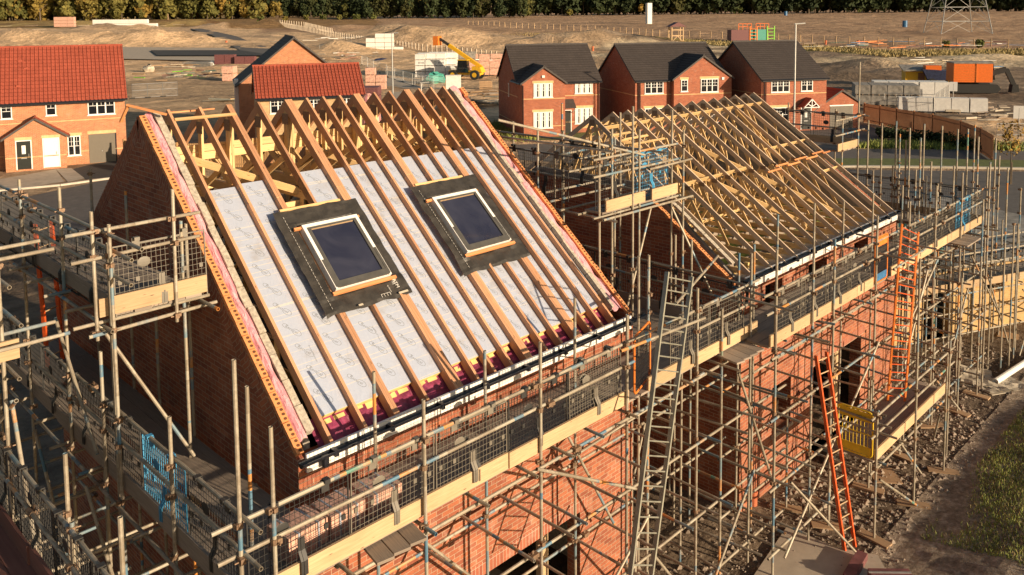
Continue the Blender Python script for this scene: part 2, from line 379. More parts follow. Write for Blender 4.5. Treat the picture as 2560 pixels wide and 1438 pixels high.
# ================================================================== HOUSE A : the near house with the two skylights
YR, ZR, DA, LA = 4.69, 4.03, 9.38, 7.03
ra = Roof(0, 0, YR, ZR)
HA = thing('unfinished_house', 'near unfinished brick house with two skylights and silver insulation between its rafters', 'house', (0,0,G0))
a = MB(); ga, gb = 2.45, 5.25
wall(a, (.103,0,G0), (1,0,0), LA-.206, 5.06, [(2.4,5.4,0,2.02)], .3)
wb(a, 'front_wall', M['brick'], HA)
a = MB(); a.box((2.3,-.004,G0+2.02),(5.7,.09,G0+2.25)); o = wb(a, 'lintel_course', M['soldier'], HA)
a = MB(); wall(a, (LA-.103,DA,G0), (-1,0,0), LA-.206, 5.06, [], .3); wb(a, 'rear_wall', M['brick'], HA)
for nm, x0 in (('left', 0), ('right', LA-.103)):
    a = MB(); gable_prism(a, x0, x0+.103, 0, DA, YR, 0, ZR, drop=.075); g = wb(a, 'gable_wall', M['brick'], HA)
    # raked border of cut bricks following the roof slope
    a = MB(); xx = x0-.003 if nm == 'left' else x0+.103
    for sg in (1,-1):
        f = lambda t, n: ra.p(0,t,n)
        P = [f(.05,-.09),f(ra.L-.02,-.09),f(ra.L-.02-.26,-.33),f(.30,-.33)]
        P = [(xx, p.y if sg == 1 else DA-p.y, p.z) for p in P]
        uv = [(0,.0),(0,ra.L),(.225,ra.L-.2),(.225,.2)]
        Q = [(p[0]+.003,p[1],p[2]) for p in P]
        a.face(P, uv); a.face(Q[::-1], uv[::-1])
        for k in range(4): a.face([P[k],Q[k],Q[(k+1)%4],P[(k+1)%4]])
    wb(a, 'raked_border', M['brick'], HA)
    # block inner leaf, stepped rough blocks along the top
    xb = .255 if nm == 'left' else LA-.355
    a = MB(); gable_prism(a, xb, xb+.1, .3, DA-.3, YR, .06, ZR, drop=.12)
    k = .25
    while k < ra.L-.05:
        l = rnd.uniform(.34,.45); e = min(k+l, ra.L-.01)
        ra.box(a, xb+rnd.uniform(-.012,.006), xb+.1+rnd.uniform(-.006,.012), k, e-.012, -.13, rnd.uniform(-.035,.0)); k = e
    wb(a, 'block_leaf', M['block'], HA)
    verge(HA, ra, x0+.0515, 27, miss=() if nm == 'left' else (25,))
    # crumpled pink cavity barrier
    a = MB(); xa, xc = (.108,.25) if nm == 'left' else (LA-.35, LA-.108); n = 150; gr = []
    for i in range(n+1):
        t = .18+(ra.L-.2)*i/n; row = []
        pin = .5+.5*math.cos(t*5.2+(0 if nm == 'left' else 1)); pin = .62+.38*(1-pin**8)
        for j in range(9):
            q = j/8; w = (xc-xa)*pin; cx = (xa+xc)/2
            x = cx+(q-.5)*w*1.0
            hgt = -.03+.055*math.sin(math.pi*q)*pin+.018*noise.noise(V((x*9,t*2.2,3)))+.012*noise.noise(V((x*34,t*5,1)))
            row.append(ra.p(x, t+.03*noise.noise(V((q*3,t*4,9))), hgt-.02))
        gr.append(row)
    for i in range(n):
        for j in range(8): a.face([gr[i][j],gr[i][j+1],gr[i+1][j+1],gr[i+1][j]])
    wb(a, 'cavity_barrier', M['pink'], HA, smooth=True)

# trusses
PL = .047
TR = [(.48,1,0),(1.02,1,0),(1.52,2,0),(2.11,1,1),(2.66,3,0),(3.10,1,0),(3.46,1,0),(3.83,1,0),(4.17,3,0),(4.65,1,2),(5.03,1,2),(5.42,3,0),(5.80,1,0),(6.13,1,0),(6.48,1,0)]
DR = .15
def rafter(mb, rf, x, w, t0, t1, back=False, dr=DR):
    A = [rf.p(x,t0,0), rf.p(x,t1,0), rf.p(x,t1,-dr), rf.p(x,t0,-dr)]
    # plumb cut at the ridge
    if t1 >= rf.L-.01: A[2] = V((x, rf.yr, rf.zr-dr/rf.c)); A[1] = V((x, rf.yr, rf.zr))
    if back: A = [V((p.x, 2*rf.yr-p.y, p.z)) for p in A]
    B = [p+V((w,0,0)) for p in A]; r = rnd.random()*40; L = t1-t0
    uvs = [(r,0),(r+L,0),(r+L,dr),(r,dr)]
    mb.face(A, uvs); mb.face(B[::-1], uvs[::-1])
    mb.face([A[0],B[0],B[1],A[1]], [(r,.5),(r,.5+w),(r+L,.5+w),(r+L,.5)]); mb.face([A[3],A[2],B[2],B[3]], [(r,.5),(r+L,.5),(r+L,.5+w),(r,.5+w)])
    mb.face([A[0],A[3],B[3],B[0]]); mb.face([A[1],B[1],B[2],A[2]])
for x, ply, cut in TR:
    for q in range(ply):
        xx = x+q*(PL+.003); RF = []
        for args in (((-.03,1.98),(3.74,ra.L)) if cut else ((-.03,ra.L),)): a = MB(); rafter(a, ra, xx, PL, *args); RF.append(a)
        a = MB(); rafter(a, ra, xx, PL, .2, ra.L, True); RF.append(a)
        w = MB(); c = xx+PL/2
        PW = PL-.005; w.beam((c,YR,ZR-.2),(c,YR,2.62), PW, .12, (0,1,0))
        w.beam((c,3.05,2.55),(c,6.33,2.55), PW-.004, .15)
        w.beam((c,YR-.05,2.66),(c,3.85,3.12), PW-.008, .1); w.beam((c,YR+.05,2.66),(c,5.5,3.12), PW-.008, .1)
        w.beam((c,3.28,2.62),(c,3.28,.2), PW-.01, .12, (0,1,0)); w.beam((c,6.1,2.62),(c,6.1,.2), PW-.01, .12, (0,1,0))
        w.beam((c,.62,.1),(c,8.7,.1), PL-.006, .16)
        if not cut: w.beam((c,1.35,.3),(c,1.35,1.0), PW-.012, .1, (0,1,0))
        w.beam((c,3.36,.35),(c,4.1,2.5), PW-.014, .09, (0,1,0)) if q == 0 else None
        t = wb(w, 'roof_truss', M['woody'], HA)
        for a in RF: wb(a, 'rafter', M['wood'], t)
        if q == 0:
            n = MB(); nailplate(n, xx-.0005, (YR,ZR-.36), .22, .2)
            for kk in range(8): ra.box(n, xx-.004, xx-.001, 4.02+kk*.045, 4.045+kk*.045, -.13, -.02)
            wb(n, 'nail_plate', M['plate'], t)
# bracing planks across the trusses
for nm, (p, q, h) in dict(a=((.5,4.83,3.30),(6.9,4.83,3.30),.13), b=((.5,4.83,3.16),(6.9,4.83,3.16),.13), c=((.5,3.36,2.36),(6.9,3.36,2.36),.15), d=((.5,6.0,2.4),(6.9,6.0,2.4),.15),
        e=((.45,3.42,1.75),(6.9,3.42,1.75),.12)).items():
    a = MB(); a.beam(p, q, .035, h, (0,0,1)); wb(a, 'bracing_plank', M['woody'], HA)
for p, q in (((.5,4.1,3.28),(2.7,3.15,2.35)), ((.6,3.0,1.4),(2.0,3.9,2.5)), ((2.8,4.2,3.2),(4.6,3.2,2.3)), ((4.7,4.3,3.3),(6.6,3.3,2.4))):
    a = MB(); a.beam(p, q, .04, .12, (0,-.4,1)); wb(a, 'diagonal_brace', M['woody'], HA)
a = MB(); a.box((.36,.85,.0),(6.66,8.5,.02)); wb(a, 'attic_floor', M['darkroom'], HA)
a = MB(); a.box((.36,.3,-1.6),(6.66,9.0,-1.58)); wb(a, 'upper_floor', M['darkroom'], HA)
a = MB(); ra.box(a, .52, 1.6, ra.L-.28, ra.L-.23, .0, .025); wb(a, 'temporary_batten', M['woody'], HA)
for x0, x1, t in ((.53,.92,ra.L+.28),(.9,1.34,ra.L+.28)):
    a = MB(); P = [V((xx, 2*YR-ra.p(0, ra.L-.12, 0).y, ra.p(0, ra.L-.12, n).z)) for xx, n in ((x0,.0),(x1,.0))]; a.beam(P[0]+V((0,0,.015)), P[1]+V((0,0,.015)), .05, .025); wb(a, 'temporary_batten', M['batten'], HA)
# loose batten V lying over the near gable peak
a = MB(); a.beam((-.16,4.98,3.86),(-.10,4.80,4.14), .05, .03); a.beam((-.12,4.80,4.15),(.36,4.42,3.98), .05, .035); wb(a, 'ridge_batten', M['batten'], HA)

# insulation boards in every bay
edges = [(.53-.0,.0)]
bays = [(.53,1.02,.37,4.45),(1.07,1.52,.37,4.5),(1.62,2.11,.37,2.0),(2.16,2.66,.37,2.0),(2.16,2.66,3.72,4.52),(2.81,3.10,.37,4.52),(3.15,3.46,.37,4.5),(3.51,3.83,.37,4.5),
        (3.88,4.17,.37,4.5),(4.32,4.65,.37,2.0),(4.70,5.03,.37,2.0),(5.08,5.42,.37,2.0),(4.32,4.65,3.72,4.5),(4.70,5.03,3.72,4.5),(5.08,5.42,3.72,4.5),(5.57,5.80,.37,4.5),(5.85,6.13,.37,4.47),(6.18,6.48,.37,4.47),(6.53,6.66,.6,4.3)]
def text_mesh(txt, size, name='print'):
    c = bpy.data.curves.new(name, 'FONT'); c.body = txt; c.size = size; c.align_x = 'CENTER'; c.align_y = 'CENTER'; c.resolution_u = 2
    o = bpy.data.objects.new(name, c); COL.objects.link(o); bpy.context.view_layer.update()
    me = bpy.data.meshes.new_from_object(o.evaluated_get(bpy.context.evaluated_depsgraph_get())); bpy.data.objects.remove(o); bpy.data.curves.remove(c)
    return [tuple(v.co) for v in me.vertices], [tuple(p.vertices) for p in me.polygons]
def add_text(mb, tm, fn):
    vs, fs = tm; i = len(mb.v); mb.v += [tuple(fn(x, y)) for x, y, z in vs]
    for f in fs: mb.f.append(tuple(i+k for k in f)); mb.uv += [(0,0)]*len(f)
LOGO = text_mesh('Recticel', .066); LOGO2 = text_mesh('Eurothane GP Recticel', .03)
def logo(mb, rf, cx, ct, n, rot, sc=1.):
    ca, sa = math.cos(rot)*sc, math.sin(rot)*sc
    add_text(mb, LOGO, lambda x, y: rf.p(cx+x*ca-y*sa, ct+x*sa+y*ca, n))
    for (ex, ey, rx, ry, s0, s1) in ((.085,.0,.075,.045,-2.6,2.6),(-.10,-.0,.05,.030,.9,5.4)):
        P = [(ex+rx*math.cos(t), ey+ry*math.sin(t)) for t in [s0+(s1-s0)*k/16 for k in range(17)]]
        for p, q in zip(P, P[1:]):
            dx, dy = q[0]-p[0], q[1]-p[1]; l = math.hypot(dx,dy) or 1; ox, oy = -dy/l*.0028, dx/l*.0028
            mb.face([rf.p(cx+u*ca-w*sa, ct+u*sa+w*ca, n) for u, w in ((p[0]+ox,p[1]+oy),(p[0]-ox,p[1]-oy),(q[0]-ox,q[1]-oy),(q[0]+ox,q[1]+oy))])
for i, (x0, x1, t0, t1) in enumerate(bays):
    t0 += rnd.uniform(-.02,.03); t1 += rnd.uniform(-.03,.03)
    a = MB(); ra.box(a, x0+.002, x1-.002, t0, t1, -.19, -.105); b = wb(a, 'insulation_board', M['pir'], HA)
    a = MB(); ra.box(a, x0+.004, x1-.004, t0+.006, t1, -.104, -.1)
    wb(a, 'foil_facing', M['foil'], b)
    a = MB(); t = t0+.25+.1*rnd.random()
    while t < t1-.15:
        logo(a, ra, (x0+x1)/2+rnd.uniform(-.04,.04)*(x1-x0)*2, t, -.0985, -.95 if x1-x0 > .4 else -1.1, 1. if x1-x0 > .4 else .8); t += .36
    if i in (0,2,9):
        tt = t0+.9; add_text(a, LOGO2, lambda x, y: ra.p((x0+x1)/2+.12+y, tt-x, -.0985))
    if a.f: wb(a, 'printed_logo', M['inkm'], b)
# eaves plate, crimson plastic and little yellow foam ends
a = MB()
for i in range(80):
    x = .4+i*(6.3/80)
    q = lambda k, t: ra.p(.4+k*(6.3/80), t, -.17+.025*noise.noise(V((k*.35,t*9,4)))+.01*noise.noise(V((k*1.7,t*30,4))))
    for j in range(6):
        t = .02+j*.07; a.face([q(i,t),q(i+1,t),q(i+1,t+.07),q(i,t+.07)])
wb(a, 'eaves_sheet', M['pinkd'], HA, smooth=True)
a = MB()
for x0, x1, t0, t1 in bays:
    if t0 > 1: continue
    for k in range(2):
        u = x0+(x1-x0)*(.05+.45*k); ra.box(a, u, u+(x1-x0)*.35, .31+rnd.uniform(-.03,.03), .37, -.19, -.165)
wb(a, 'foam_offcut', M['pir'], HA)
# fascia, gutter with brackets
a = MB(); a.box((.1,-.045,-.25),(LA-.1,-.004,-.005)); wb(a, 'fascia_board', M['white'], HA)
def gutter(mb, x0, x1, y, z, r=.058):
    P = [(y-r*math.cos(t), z-r*math.sin(t)) for t in [math.pi*k/8 for k in range(9)]]
    for p, q in zip(P, P[1:]):
        mb.face([(x0,p[0],p[1]),(x1,p[0],p[1]),(x1,q[0],q[1]),(x0,q[0],q[1])]); mb.face([(x0,p[0]*1,p[1]+.004),(x0,q[0],q[1]+.004),(x1,q[0],q[1]+.004),(x1,p[0],p[1]+.004)])
    for x in (x0,x1): mb.face([(x,p[0],p[1]) for p in P])
    mb.tube((x0,y-r,z),(x1,y-r,z),.011,6)
    k = x0+.5
    while k < x1: mb.box((k-.03,y-r-.006,z-r-.006),(k+.03,y+r,z+.012)); k += .9
a = MB(); gutter(a, -.03, LA+.42, -.11, -.06); a.tube((LA+.38,-.11,-.1),(LA+.36,-.11,-.62),.034,8); a.tube((.33,-.11,-.08),(.33,-.11,-.22),.05,8); wb(a, 'gutter', M['black'], HA)
# over-fascia strip and inside of the garage opening
a = MB(); a.box((2.0,.3,G0),(5.4,3.5,G0+.05)); wb(a, 'garage_slab', M['conc'], HA)
a = MB(); a.box((4.6,.12,G0),(4.8,.22,G0+2.02)); wb(a, 'prop_post', M['toe'], HA)
a = MB(); a.box((.36,3.4,G0),(6.66,3.5,-1.6)); wb(a, 'inner_wall', M['blockwall'], HA)

# skylights
def skylight(x0, x1, t0, t1, flap, txt):
    W = x1-x0
    m = MB(); nx, ntt = 26, 34; fx0, fx1, ft0, ft1 = flap; pts = []
    for i in range(nx+1):
        row = []
        for j in range(ntt+1):
            x = fx0+(fx1-fx0)*i/nx; t = ft0+(ft1-ft0)*j/ntt
            ex = min(x-fx0, fx1-x); et = min(t-ft0, ft1-t)
            inside = x0-.04 < x < x1+.04 and t0-.04 < t < t1+.04
            n = .012+.022*noise.noise(V((x*5,t*5,x0)))+.012*noise.noise(V((x*17,t*11,x0+2)))+(.02*math.sin(x*9) if t < t0 else 0)
            n += (.035*max(0,1-abs(x-x0+.05)/.07)+.035*max(0,1-abs(x-x1-.05)/.07)) if t0-.1 < t < t1+.1 else 0
            if inside: n = -.04
            if t-ft0 < .04: n -= .015; 
            jx = .02*noise.noise(V((t*3,7,x0))) if ex < .02 else 0; jt = .03*noise.noise(V((x*4,3,x0))) if et < .02 else 0
            row.append(ra.p(x+jx, t+jt, n+.012))
        pts.append(row)
    for i in range(nx):
        for j in range(ntt): m.face([pts[i][j],pts[i+1][j],pts[i+1][j+1],pts[i][j+1]])
    root = wb(m, 'roof_window', M['membrane'], HA, smooth=True); root['label'] = txt
    a = MB(); tm = (t0+t1)/2+.02
    ra.box(a, x0, x0+.055, t0, t1, .0, .118); ra.box(a, x1-.055, x1, t0, t1, .0, .118); ra.box(a, x0+.055, x1-.055, t1-.055, t1, 0, .118); ra.box(a, x0+.055, x1-.055, t0, t0+.04, 0, .10)
    wb(a, 'white_frame', M['white'], root)
    a = MB(); e = .003
    for xa, xb in ((x0+.012,x0+.058),(x1-.058,x1-.012)): ra.box(a, xa, xb, t0+.03, tm-.1, .112, .126)
    ra.box(a, x0+.03, x1-.03, t0+.01, t0+.12, .09, .128)
    for xa, xb in ((x0+.06,x0+.115),(x1-.115,x1-.06)): ra.box(a, xa, xb, t0+.12, t1-.1, .06, .122)
    ra.box(a, x0+.06, x1-.06, t1-.1, t1-.06, .06, .11)
    wb(a, 'sash_cladding', M['grey'], root)
    a = MB(); ra.box(a, x0+.115, x1-.115, t0+.12, t1-.1, .085, .1); wb(a, 'glass_pane', M['glb'], root)
    a = MB(); ra.box(a, x0+.13, x1-.13, t1-.115, t1-.1, .1, .112); wb(a, 'sash_trim', M['toe'], root)
    for t, xx in ((t0-.045,(x0-.07,x1+.07)),):
        a = MB(); ra.box(a, xx[0], xx[1], t-.028, t+.02, .05, .09); wb(a, 'fixing_batten', M['batten'], root)
    for xa in ((x0-.13,x0-.002),(x1+.002,x1+.05)):
        a = MB(); ra.box(a, xa[0], xa[1], t1-.045, t1-.005, .05, .09); wb(a, 'fixing_batten', M['batten'], root)
    a = MB(); ra.box(a, fx0+.15, fx1-.3, ft1+.005, ft1+.045, -.03, .028); wb(a, 'header_batten', M['woody'], root)
    a = MB(); w = x0-.03
    for k in range(28):
        t = ft0+.1+k*(ft1-ft0-.2)/28; ra.box(a, fx0+.13, fx0+.134, t, t+.04, .045, .048)
    wb(a, 'stitch_line', M['inkw'], root)
    return root
s1 = skylight(1.60, 2.64, 2.07, 3.32, (1.29,2.87,1.70,3.71), 'skylight nearest the camera, membrane lettered RTM'); s2 = skylight(4.29, 5.37, 2.09, 3.34, (4.05,5.66,1.72,3.72), 'skylight farther along the slope')
a = MB(); T3 = text_mesh('RTM', .085); add_text(a, T3, lambda x, y: ra.p(2.66+y, 1.92-x, .052)); T4 = text_mesh('by Dörken', .03); add_text(a, T4, lambda x, y: ra.p(2.5+y, 1.86-x, .052))
for k in range(4): ra.box(a, 2.3+k*.055, 2.306+k*.055, 1.75, 1.80, .05, .052)
ra.box(a, 2.3, 2.47, 1.80, 1.804, .05, .052); wb(a, 'printed_mark', M['inkw'], s1)
a = MB(); ra.box(a, 1.85,1.93,1.72,1.75,.05,.054); ra.box(a, 2.62,2.8,1.725,1.76,.045,.05); wb(a, 'tape_patch', M['sack'], s1)

# ================================================================== HOUSE B : open trusses
BX0, BX1, BY0, BYR, BZR = 10.28, 18.85, -.42, 3.9, 3.1
rb = Roof(BY0-.06, 0, BYR, BZR); BD = 2*BYR-BY0
HB = thing('unfinished_house', 'farther unfinished brick house with bare open roof trusses', 'house', (BX0,BY0,G0))
a = MB(); wall(a, (BX0+.103,BY0,G0), (1,0,0), BX1-BX0-.206, 5.0, [(1.3,2.2,1.25,2.35),(3.35,6.2,0,2.2),(.9,1.7,4.05,4.8),(3.0,4.0,4.05,4.8),(5.6,6.5,4.05,4.8)], .3); wb(a, 'front_wall', M['brick'], HB)
a = MB(); a.box((BX0+3.3,BY0-.004,G0+2.2),(BX0+6.5,BY0+.09,G0+2.43)); wb(a, 'lintel_course', M['soldier'], HB)
a = MB(); a.box((BX0+1.35,BY0-.05,G0+1.18),(BX0+2.35,BY0+.1,G0+1.25)); wb(a, 'window_sill', M['block'], HB)
a = MB(); wall(a, (BX1-.103,BD,G0), (-1,0,0), BX1-BX0-.206, 5.0, [], .3); wb(a, 'rear_wall', M['brick'], HB)
for x0, bl in ((BX0,1),(BX1-.103,0)):
    a = MB(); gable_prism(a, x0, x0+.103, BY0, BD, BYR, 0, BZR, drop=.34 if bl else .3, cap=1.5 if bl else None); wb(a, 'gable_wall', M['brick'], HB)
    xb = x0+.21 if bl else x0-.2
    a = MB(); gable_prism(a, xb, xb+.1, BY0+.3, BD-.3, BYR, .0, BZR, drop=.1, cap=1.62 if bl else None)
    wb(a, 'block_leaf', M['blockwall'], HB)
    a = MB(); k = .45
    while k < (2.7 if bl else rb.L-.4):
        rb.box(a, xb-.01, xb+.11, k, k+.43, -.12, -.07+rnd.uniform(-.01,.01)); k += .45
    wb(a, 'leaf_capping', M['block'], HB)
for k in range(12):
    p = rb.p(BX0+.0515, .2+k*.2255, -.27+rnd.uniform(-.015,.015)) - HB.location
    b = inst('verge_brick', VB, HB, p, (math.atan2(rb.s, rb.c), rnd.uniform(-.05,.05), rnd.uniform(-.05,.05))); inst('core_hole', VH, b)
TB = [10.61,11.43,12.04,12.62,13.25,13.85,14.43,15.06,15.65,16.23,16.82,17.43,18.02,18.55]
PB = .038
for i, x in enumerate(TB):
    RF = [MB(), MB()]; rafter(RF[0], rb, x, PB, -.04, rb.L, dr=.11); rafter(RF[1], rb, x, PB, -.04, rb.L, True, dr=.11)
    w = MB(); c = x+PB/2; PV = PB-.005; w.beam((c,BY0+.12,.03),(c,BD-.12,.03), PV-.003, .11)
    zt = lambda y: rb.z0+(y-rb.y0)*rb.s/rb.c-.12
    for sg in (1,-1):
        f = lambda y: BYR-sg*(BYR-y)
        w.beam((c,f(BYR-.03),BZR-.16),(c,f(2.55),.09), PV, .075, (0,1,0)); w.beam((c,f(2.55),.09),(c,f(1.75),zt(1.75)), PV-.006, .075, (0,1,0))
        w.beam((c,f(1.75),zt(1.75)),(c,f(.95),.09), PV-.008, .075, (0,1,0)) ; w.beam((c,f(2.9),zt(2.9)),(c,f(2.55),.09), PV-.010, .07, (0,1,0))
    t = wb(w, 'roof_truss', M['woody'], HB)
    for a in RF: wb(a, 'rafter', M['woodB'], t)
    n = MB(); nailplate(n, x-.0005, (BYR,BZR-.2), .16, .16); p = rb.p(0, 2.6, -.06); nailplate(n, x-.0005, (p.y,p.z), .16, .1); wb(n, 'nail_plate', M['plate'], t)
for y, z, x0, x1 in ((3.62,2.78,10.6,18.6),(4.2,2.78,10.6,18.6),(2.5,.14,10.6,18.6),(5.3,.14,10.6,18.6),(1.85,1.5,11.4,14.6),(2.2,1.75,16,18.6),(1.2,1.05,17.4,18.6)):
    a = MB(); a.beam((x0,y,z),(x1,y,z),.03,.1,(0,-rb.s,rb.c)); wb(a, 'bracing_plank', M['woody'], HB)
for p, q in (((10.7,3.6,2.7),(14.6,.2,.25)), ((13.4,2.7,2.1),(16.4,.1,.2)), ((15.0,1.0,.95),(17.2,3.5,2.6)), ((17.5,3.6,2.7),(14.3,.1,.2)), ((11.0,4.3,2.7),(14.5,7.0,.4)), ((16.8,3.5,2.7),(16.2,.1,.12))):
    a = MB(); a.beam(p, q, .03, .1, (0,-.5,1)); wb(a, 'diagonal_brace', M['woody'], HB)
for k in range(7):
    a = MB(); x = 14.9+k*.58; rb.box(a, x, x+.72, 2.35+k*.02+(.09 if k % 2 else 0), 2.39+k*.02+(.09 if k % 2 else 0), .001, .028); wb(a, 'temporary_batten', M['batten'], HB)
for k in range(3):
    a = MB(); rb.box(a, 10.5+.2*k, 11.3+.5*k, 4.55-k*.2, 4.6-k*.2, .001, .026); wb(a, 'temporary_batten', M['woody'], HB)
k = 11.0; 
for k in range(14):
    a = MB(); y = .35+k*.58; a.beam((10.6,y,-.12),(18.6,y,-.12), .045, .18); wb(a, 'floor_joist', M['deck'], HB)
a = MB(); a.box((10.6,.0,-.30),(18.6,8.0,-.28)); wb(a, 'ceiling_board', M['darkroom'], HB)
a = MB()
for j in range(13):
    for k in range(13):
        x = 10.75+k*.6; y = .42+j*.58; a.box((x+rnd.uniform(0,.06),y,-.2),(x+.45,y+.44,-.15+rnd.uniform(0,.03)))
wb(a, 'green_membrane', M['moss'], HB)
a = MB(); a.box((BX0+.35,BY0+.1,-.19),(BX1-.35,BY0+.42,-.10)); wb(a, 'wall_plate', M['block'], HB)
a = MB(); 
for k in range(13): x = 10.7+k*.6; a.box((x,BY0+.43,-.12),(x+.42,BY0+.52,.02))
wb(a, 'eaves_insulation', M['pir'], HB)
a = MB(); a.box((BX0+.1,BY0-.05,-.27),(BX1-.05,BY0-.004,-.01)); wb(a, 'fascia_board', M['white'], HB)
a = MB(); gutter(a, BX0-.08, BX1+.05, BY0-.115, -.02, .06); wb(a, 'gutter', M['black'], HB)
a = MB(); a.tube((BX0+.02,BY0-.12,-.1),(BX0-.0,BY0-.12,-.5),.034,8); wb(a, 'downpipe', M['black'], HB)
a = MB(); a.box((BX0+.35,2.5,G0),(BX1-.35,2.6,-.31)); wb(a, 'inner_wall', M['blockwall'], HB)
a = MB(); a.box((BX0+4.9,BY0+.1,G0),(BX0+5.12,BY0+.24,G0+2.2)); wb(a, 'prop_post', M['toe'], HB)
# ================================================================== SCAFFOLDS
def coupler_mesh():
    a = MB(); a.tube((0,0,-.032),(0,0,.032),.036,8); a.box((-.02,.025,-.03),(.035,.075,.03)); a.tube((.03,.03,-.008),(.085,.03,-.008),.009,5); a.tube((-.05,.05,.012),(-.02,.05,.012),.009,5)
    a.box((-.052,-.02,-.025),(-.03,.03,.025)); o = a.build('coupler', M['coupler']); m = o.data; bpy.data.objects.remove(o); return m
CM = coupler_mesh()
class Scaf:
    def __init__(s, label, loc): s.e = thing('tube_scaffold', label, 'scaffold', loc); s.n = 0
    def tube(s, nm, a, b, r=.0242):
        m = MB(); m.tube(a, b, r, 9, True, True); return wb(m, nm, M['tube'], s.e)
    def std(s, x, y, z1, zc=(), z0=G0+.04):
        x1 = x+rnd.uniform(-.015,.015); a = V((x,y,z0)); b = V((x1,y+rnd.uniform(-.012,.012),z1)); t = s.tube('standard', a, b)
        for z in zc:
            if s.n >= 96: break
            if z > z1: continue
            f = (z-z0)/(z1-z0); p = a.lerp(b, f); c = inst('coupler', CM, t, p, (0,0,rnd.choice([0,1.57,3.14,4.71])+rnd.uniform(-.2,.2))); s.n += 1
        return t
    def led(s, a, b, nm='ledger'):
        a, b = V(a), V(b); L = (b-a).length; d = (b-a)/L; k = 0; side = d.cross(V((0,0,1))).normalized() if abs(d.z) < .9 else V((1,0,0))
        while k < L-.4:
            l = min(rnd.uniform(3.6,5.8), L-k); 
            if L-k-l < 1: l = L-k
            p, q = a+d*k, a+d*(k+l); jz = V((0,0,rnd.uniform(-.01,.01))); s.tube(nm, p+jz, q+jz)
            if k > 0 and s.n < 96:
                c = inst('sleeve_coupler', CM, s.e, p-s.e.location, d.to_track_quat('Z','X').to_euler()); c.scale = (1,1,2.2); s.n += 1
            k += l
    def toe(s, a, b, h=.225, nm='toe_board', mat='toe'):
        a, b = V(a), V(b); L = (b-a).length; d = (b-a)/L; k = 0; sd = d.cross(V((0,0,1)))
        while k < L-.1:
            l = min(3.9, L-k); l = L-k if L-k-l < .9 else l; m = MB(); o = sd*rnd.uniform(-.012,.012)+V((0,0,rnd.uniform(-.008,.008)))
            m.beam(a+d*k+o+V((0,0,h/2)), a+d*(k+l-.01)+o+V((0,0,h/2)), .036, h); wb(m, nm, M[mat], s.e); k += l
    def deck(s, x0, x1, y0, y1, z, along='x', mat='deck'):
        w = .225; n = int(round(((y1-y0) if along == 'x' else (x1-x0))/(w+.006)))
        for i in range(n):
            c = (y0 if along == 'x' else x0)+(i+.5)*(w+.006); lo, hi = (x0,x1) if along == 'x' else (y0,y1); k = lo+rnd.uniform(-.03,.03); first = True
            while k < hi-.1:
                l = rnd.uniform(1.3,3.9) if first else 3.9; first = False; e = min(k+l, hi+rnd.uniform(-.03,.06))
                zz = z-.019+rnd.uniform(-.005,.005); m = MB()
                if along == 'x': m.beam((k+.004,c,zz),(e-.004,c,zz), w, .038)
                else: m.beam((c,k+.004,zz),(c,e-.004,zz), w, .038)
                wb(m, 'platform_board', M[mat], s.e); k = e
            
def guard_meshes():
    W, H = 1.24, .97; out = {}
    a = MB(); t = .0046
    nx, nz = 20, 12
    for i in range(nx+1): x = W*i/nx; a.box((x-t/2,.028,-H),(x+t/2,.034,-.05))
    for j in range(nz+1): z = -H+(H-.05)*j/nz; a.box((0,.026,z-t/2),(W,.032,z+t/2))
    a.box((0,.022,-.062),(W,.038,-.045)); a.box((0,.022,-H-.008),(W,.038,-H+.008)); a.box((-.006,.022,-H),(.008,.038,-.05)); a.box((W-.008,.022,-H),(W+.006,.038,-.05))
    for x in (.07,.30,.94,1.17): a.box((x-.025,.02,-.56),(x+.025,.04,-.50))
    h = MB()
    h.box((.30,.036,-.075),(.94,.042,-.06))
    for x in (.30,.94):
        h.box((x-.05,.018,-.13),(x+.05,.040,.02)); h.box((x-.035,-.03,.022),(x+.035,.040,.034)); h.box((x-.035,-.040,-.01),(x+.035,-.030,.034))
    c = MB(); x = W/2
    for (y0,z0,y1,z1) in ((.028,-.52,.028,-.66),(.028,-.66,-.030,-.76),(-.030,-.76,-.030,-.92)):
        c.beam((x,y0,z0),(x,y1,z1),.085,.012,(0,-1,0)); c.beam((x,y0-.008,z0),(x,y1-.008,z1),.02,.012,(0,-1,0))
    d = MB(); d.ell((W*.32,.03,-.32),(.09,.006,.07),12,6)
    for nm, m, k in (('mesh_panel',a,'p'),('top_hook',h,'h'),('toe_clip',c,'c'),('round_plate',d,'d')):
        for mt in ('mesh','meshg','meshb','meshc'):
            o = m.build(nm, M[mt]); out[k+mt] = o.data; bpy.data.objects.remove(o)
    return out
GM = guard_meshes()
def guard(x, y, z, rz, mt, label, group, tilt=0.):
    e = thing('mesh_guard', label, 'mesh guard', (x,y,z), rz, group); e.rotation_euler = (rnd.uniform(-.012,.012)+tilt, rnd.uniform(-.015,.015), rz+rnd.uniform(-.008,.008))
    inst('mesh_panel', GM['p'+mt], e); inst('top_hook', GM['h'+mt], e); inst('toe_clip', GM['c'+mt], e); inst('round_plate', GM['d'+mt], e)
    return e
def guards(p0, p1, n, where, end, mats='mesh', group=None, special={}):
    p0, p1 = V(p0), V(p1); d = (p1-p0).normalized(); rz = math.atan2(d.y, d.x); st = (p1-p0).length/n
    for i in range(n):
        p = p0+d*(i*st+rnd.uniform(-.02,.02)); mt = special.get(i, mats); cn = {'mesh':'black','meshg':'sunlit grey','meshb':'bright blue','meshc':'green'}[mt]
        guard(p.x, p.y, p.z, rz, mt, '%s mesh guard %s, %s from %s' % (cn, where, ORD[i], end), group or 'mesh guards '+where)

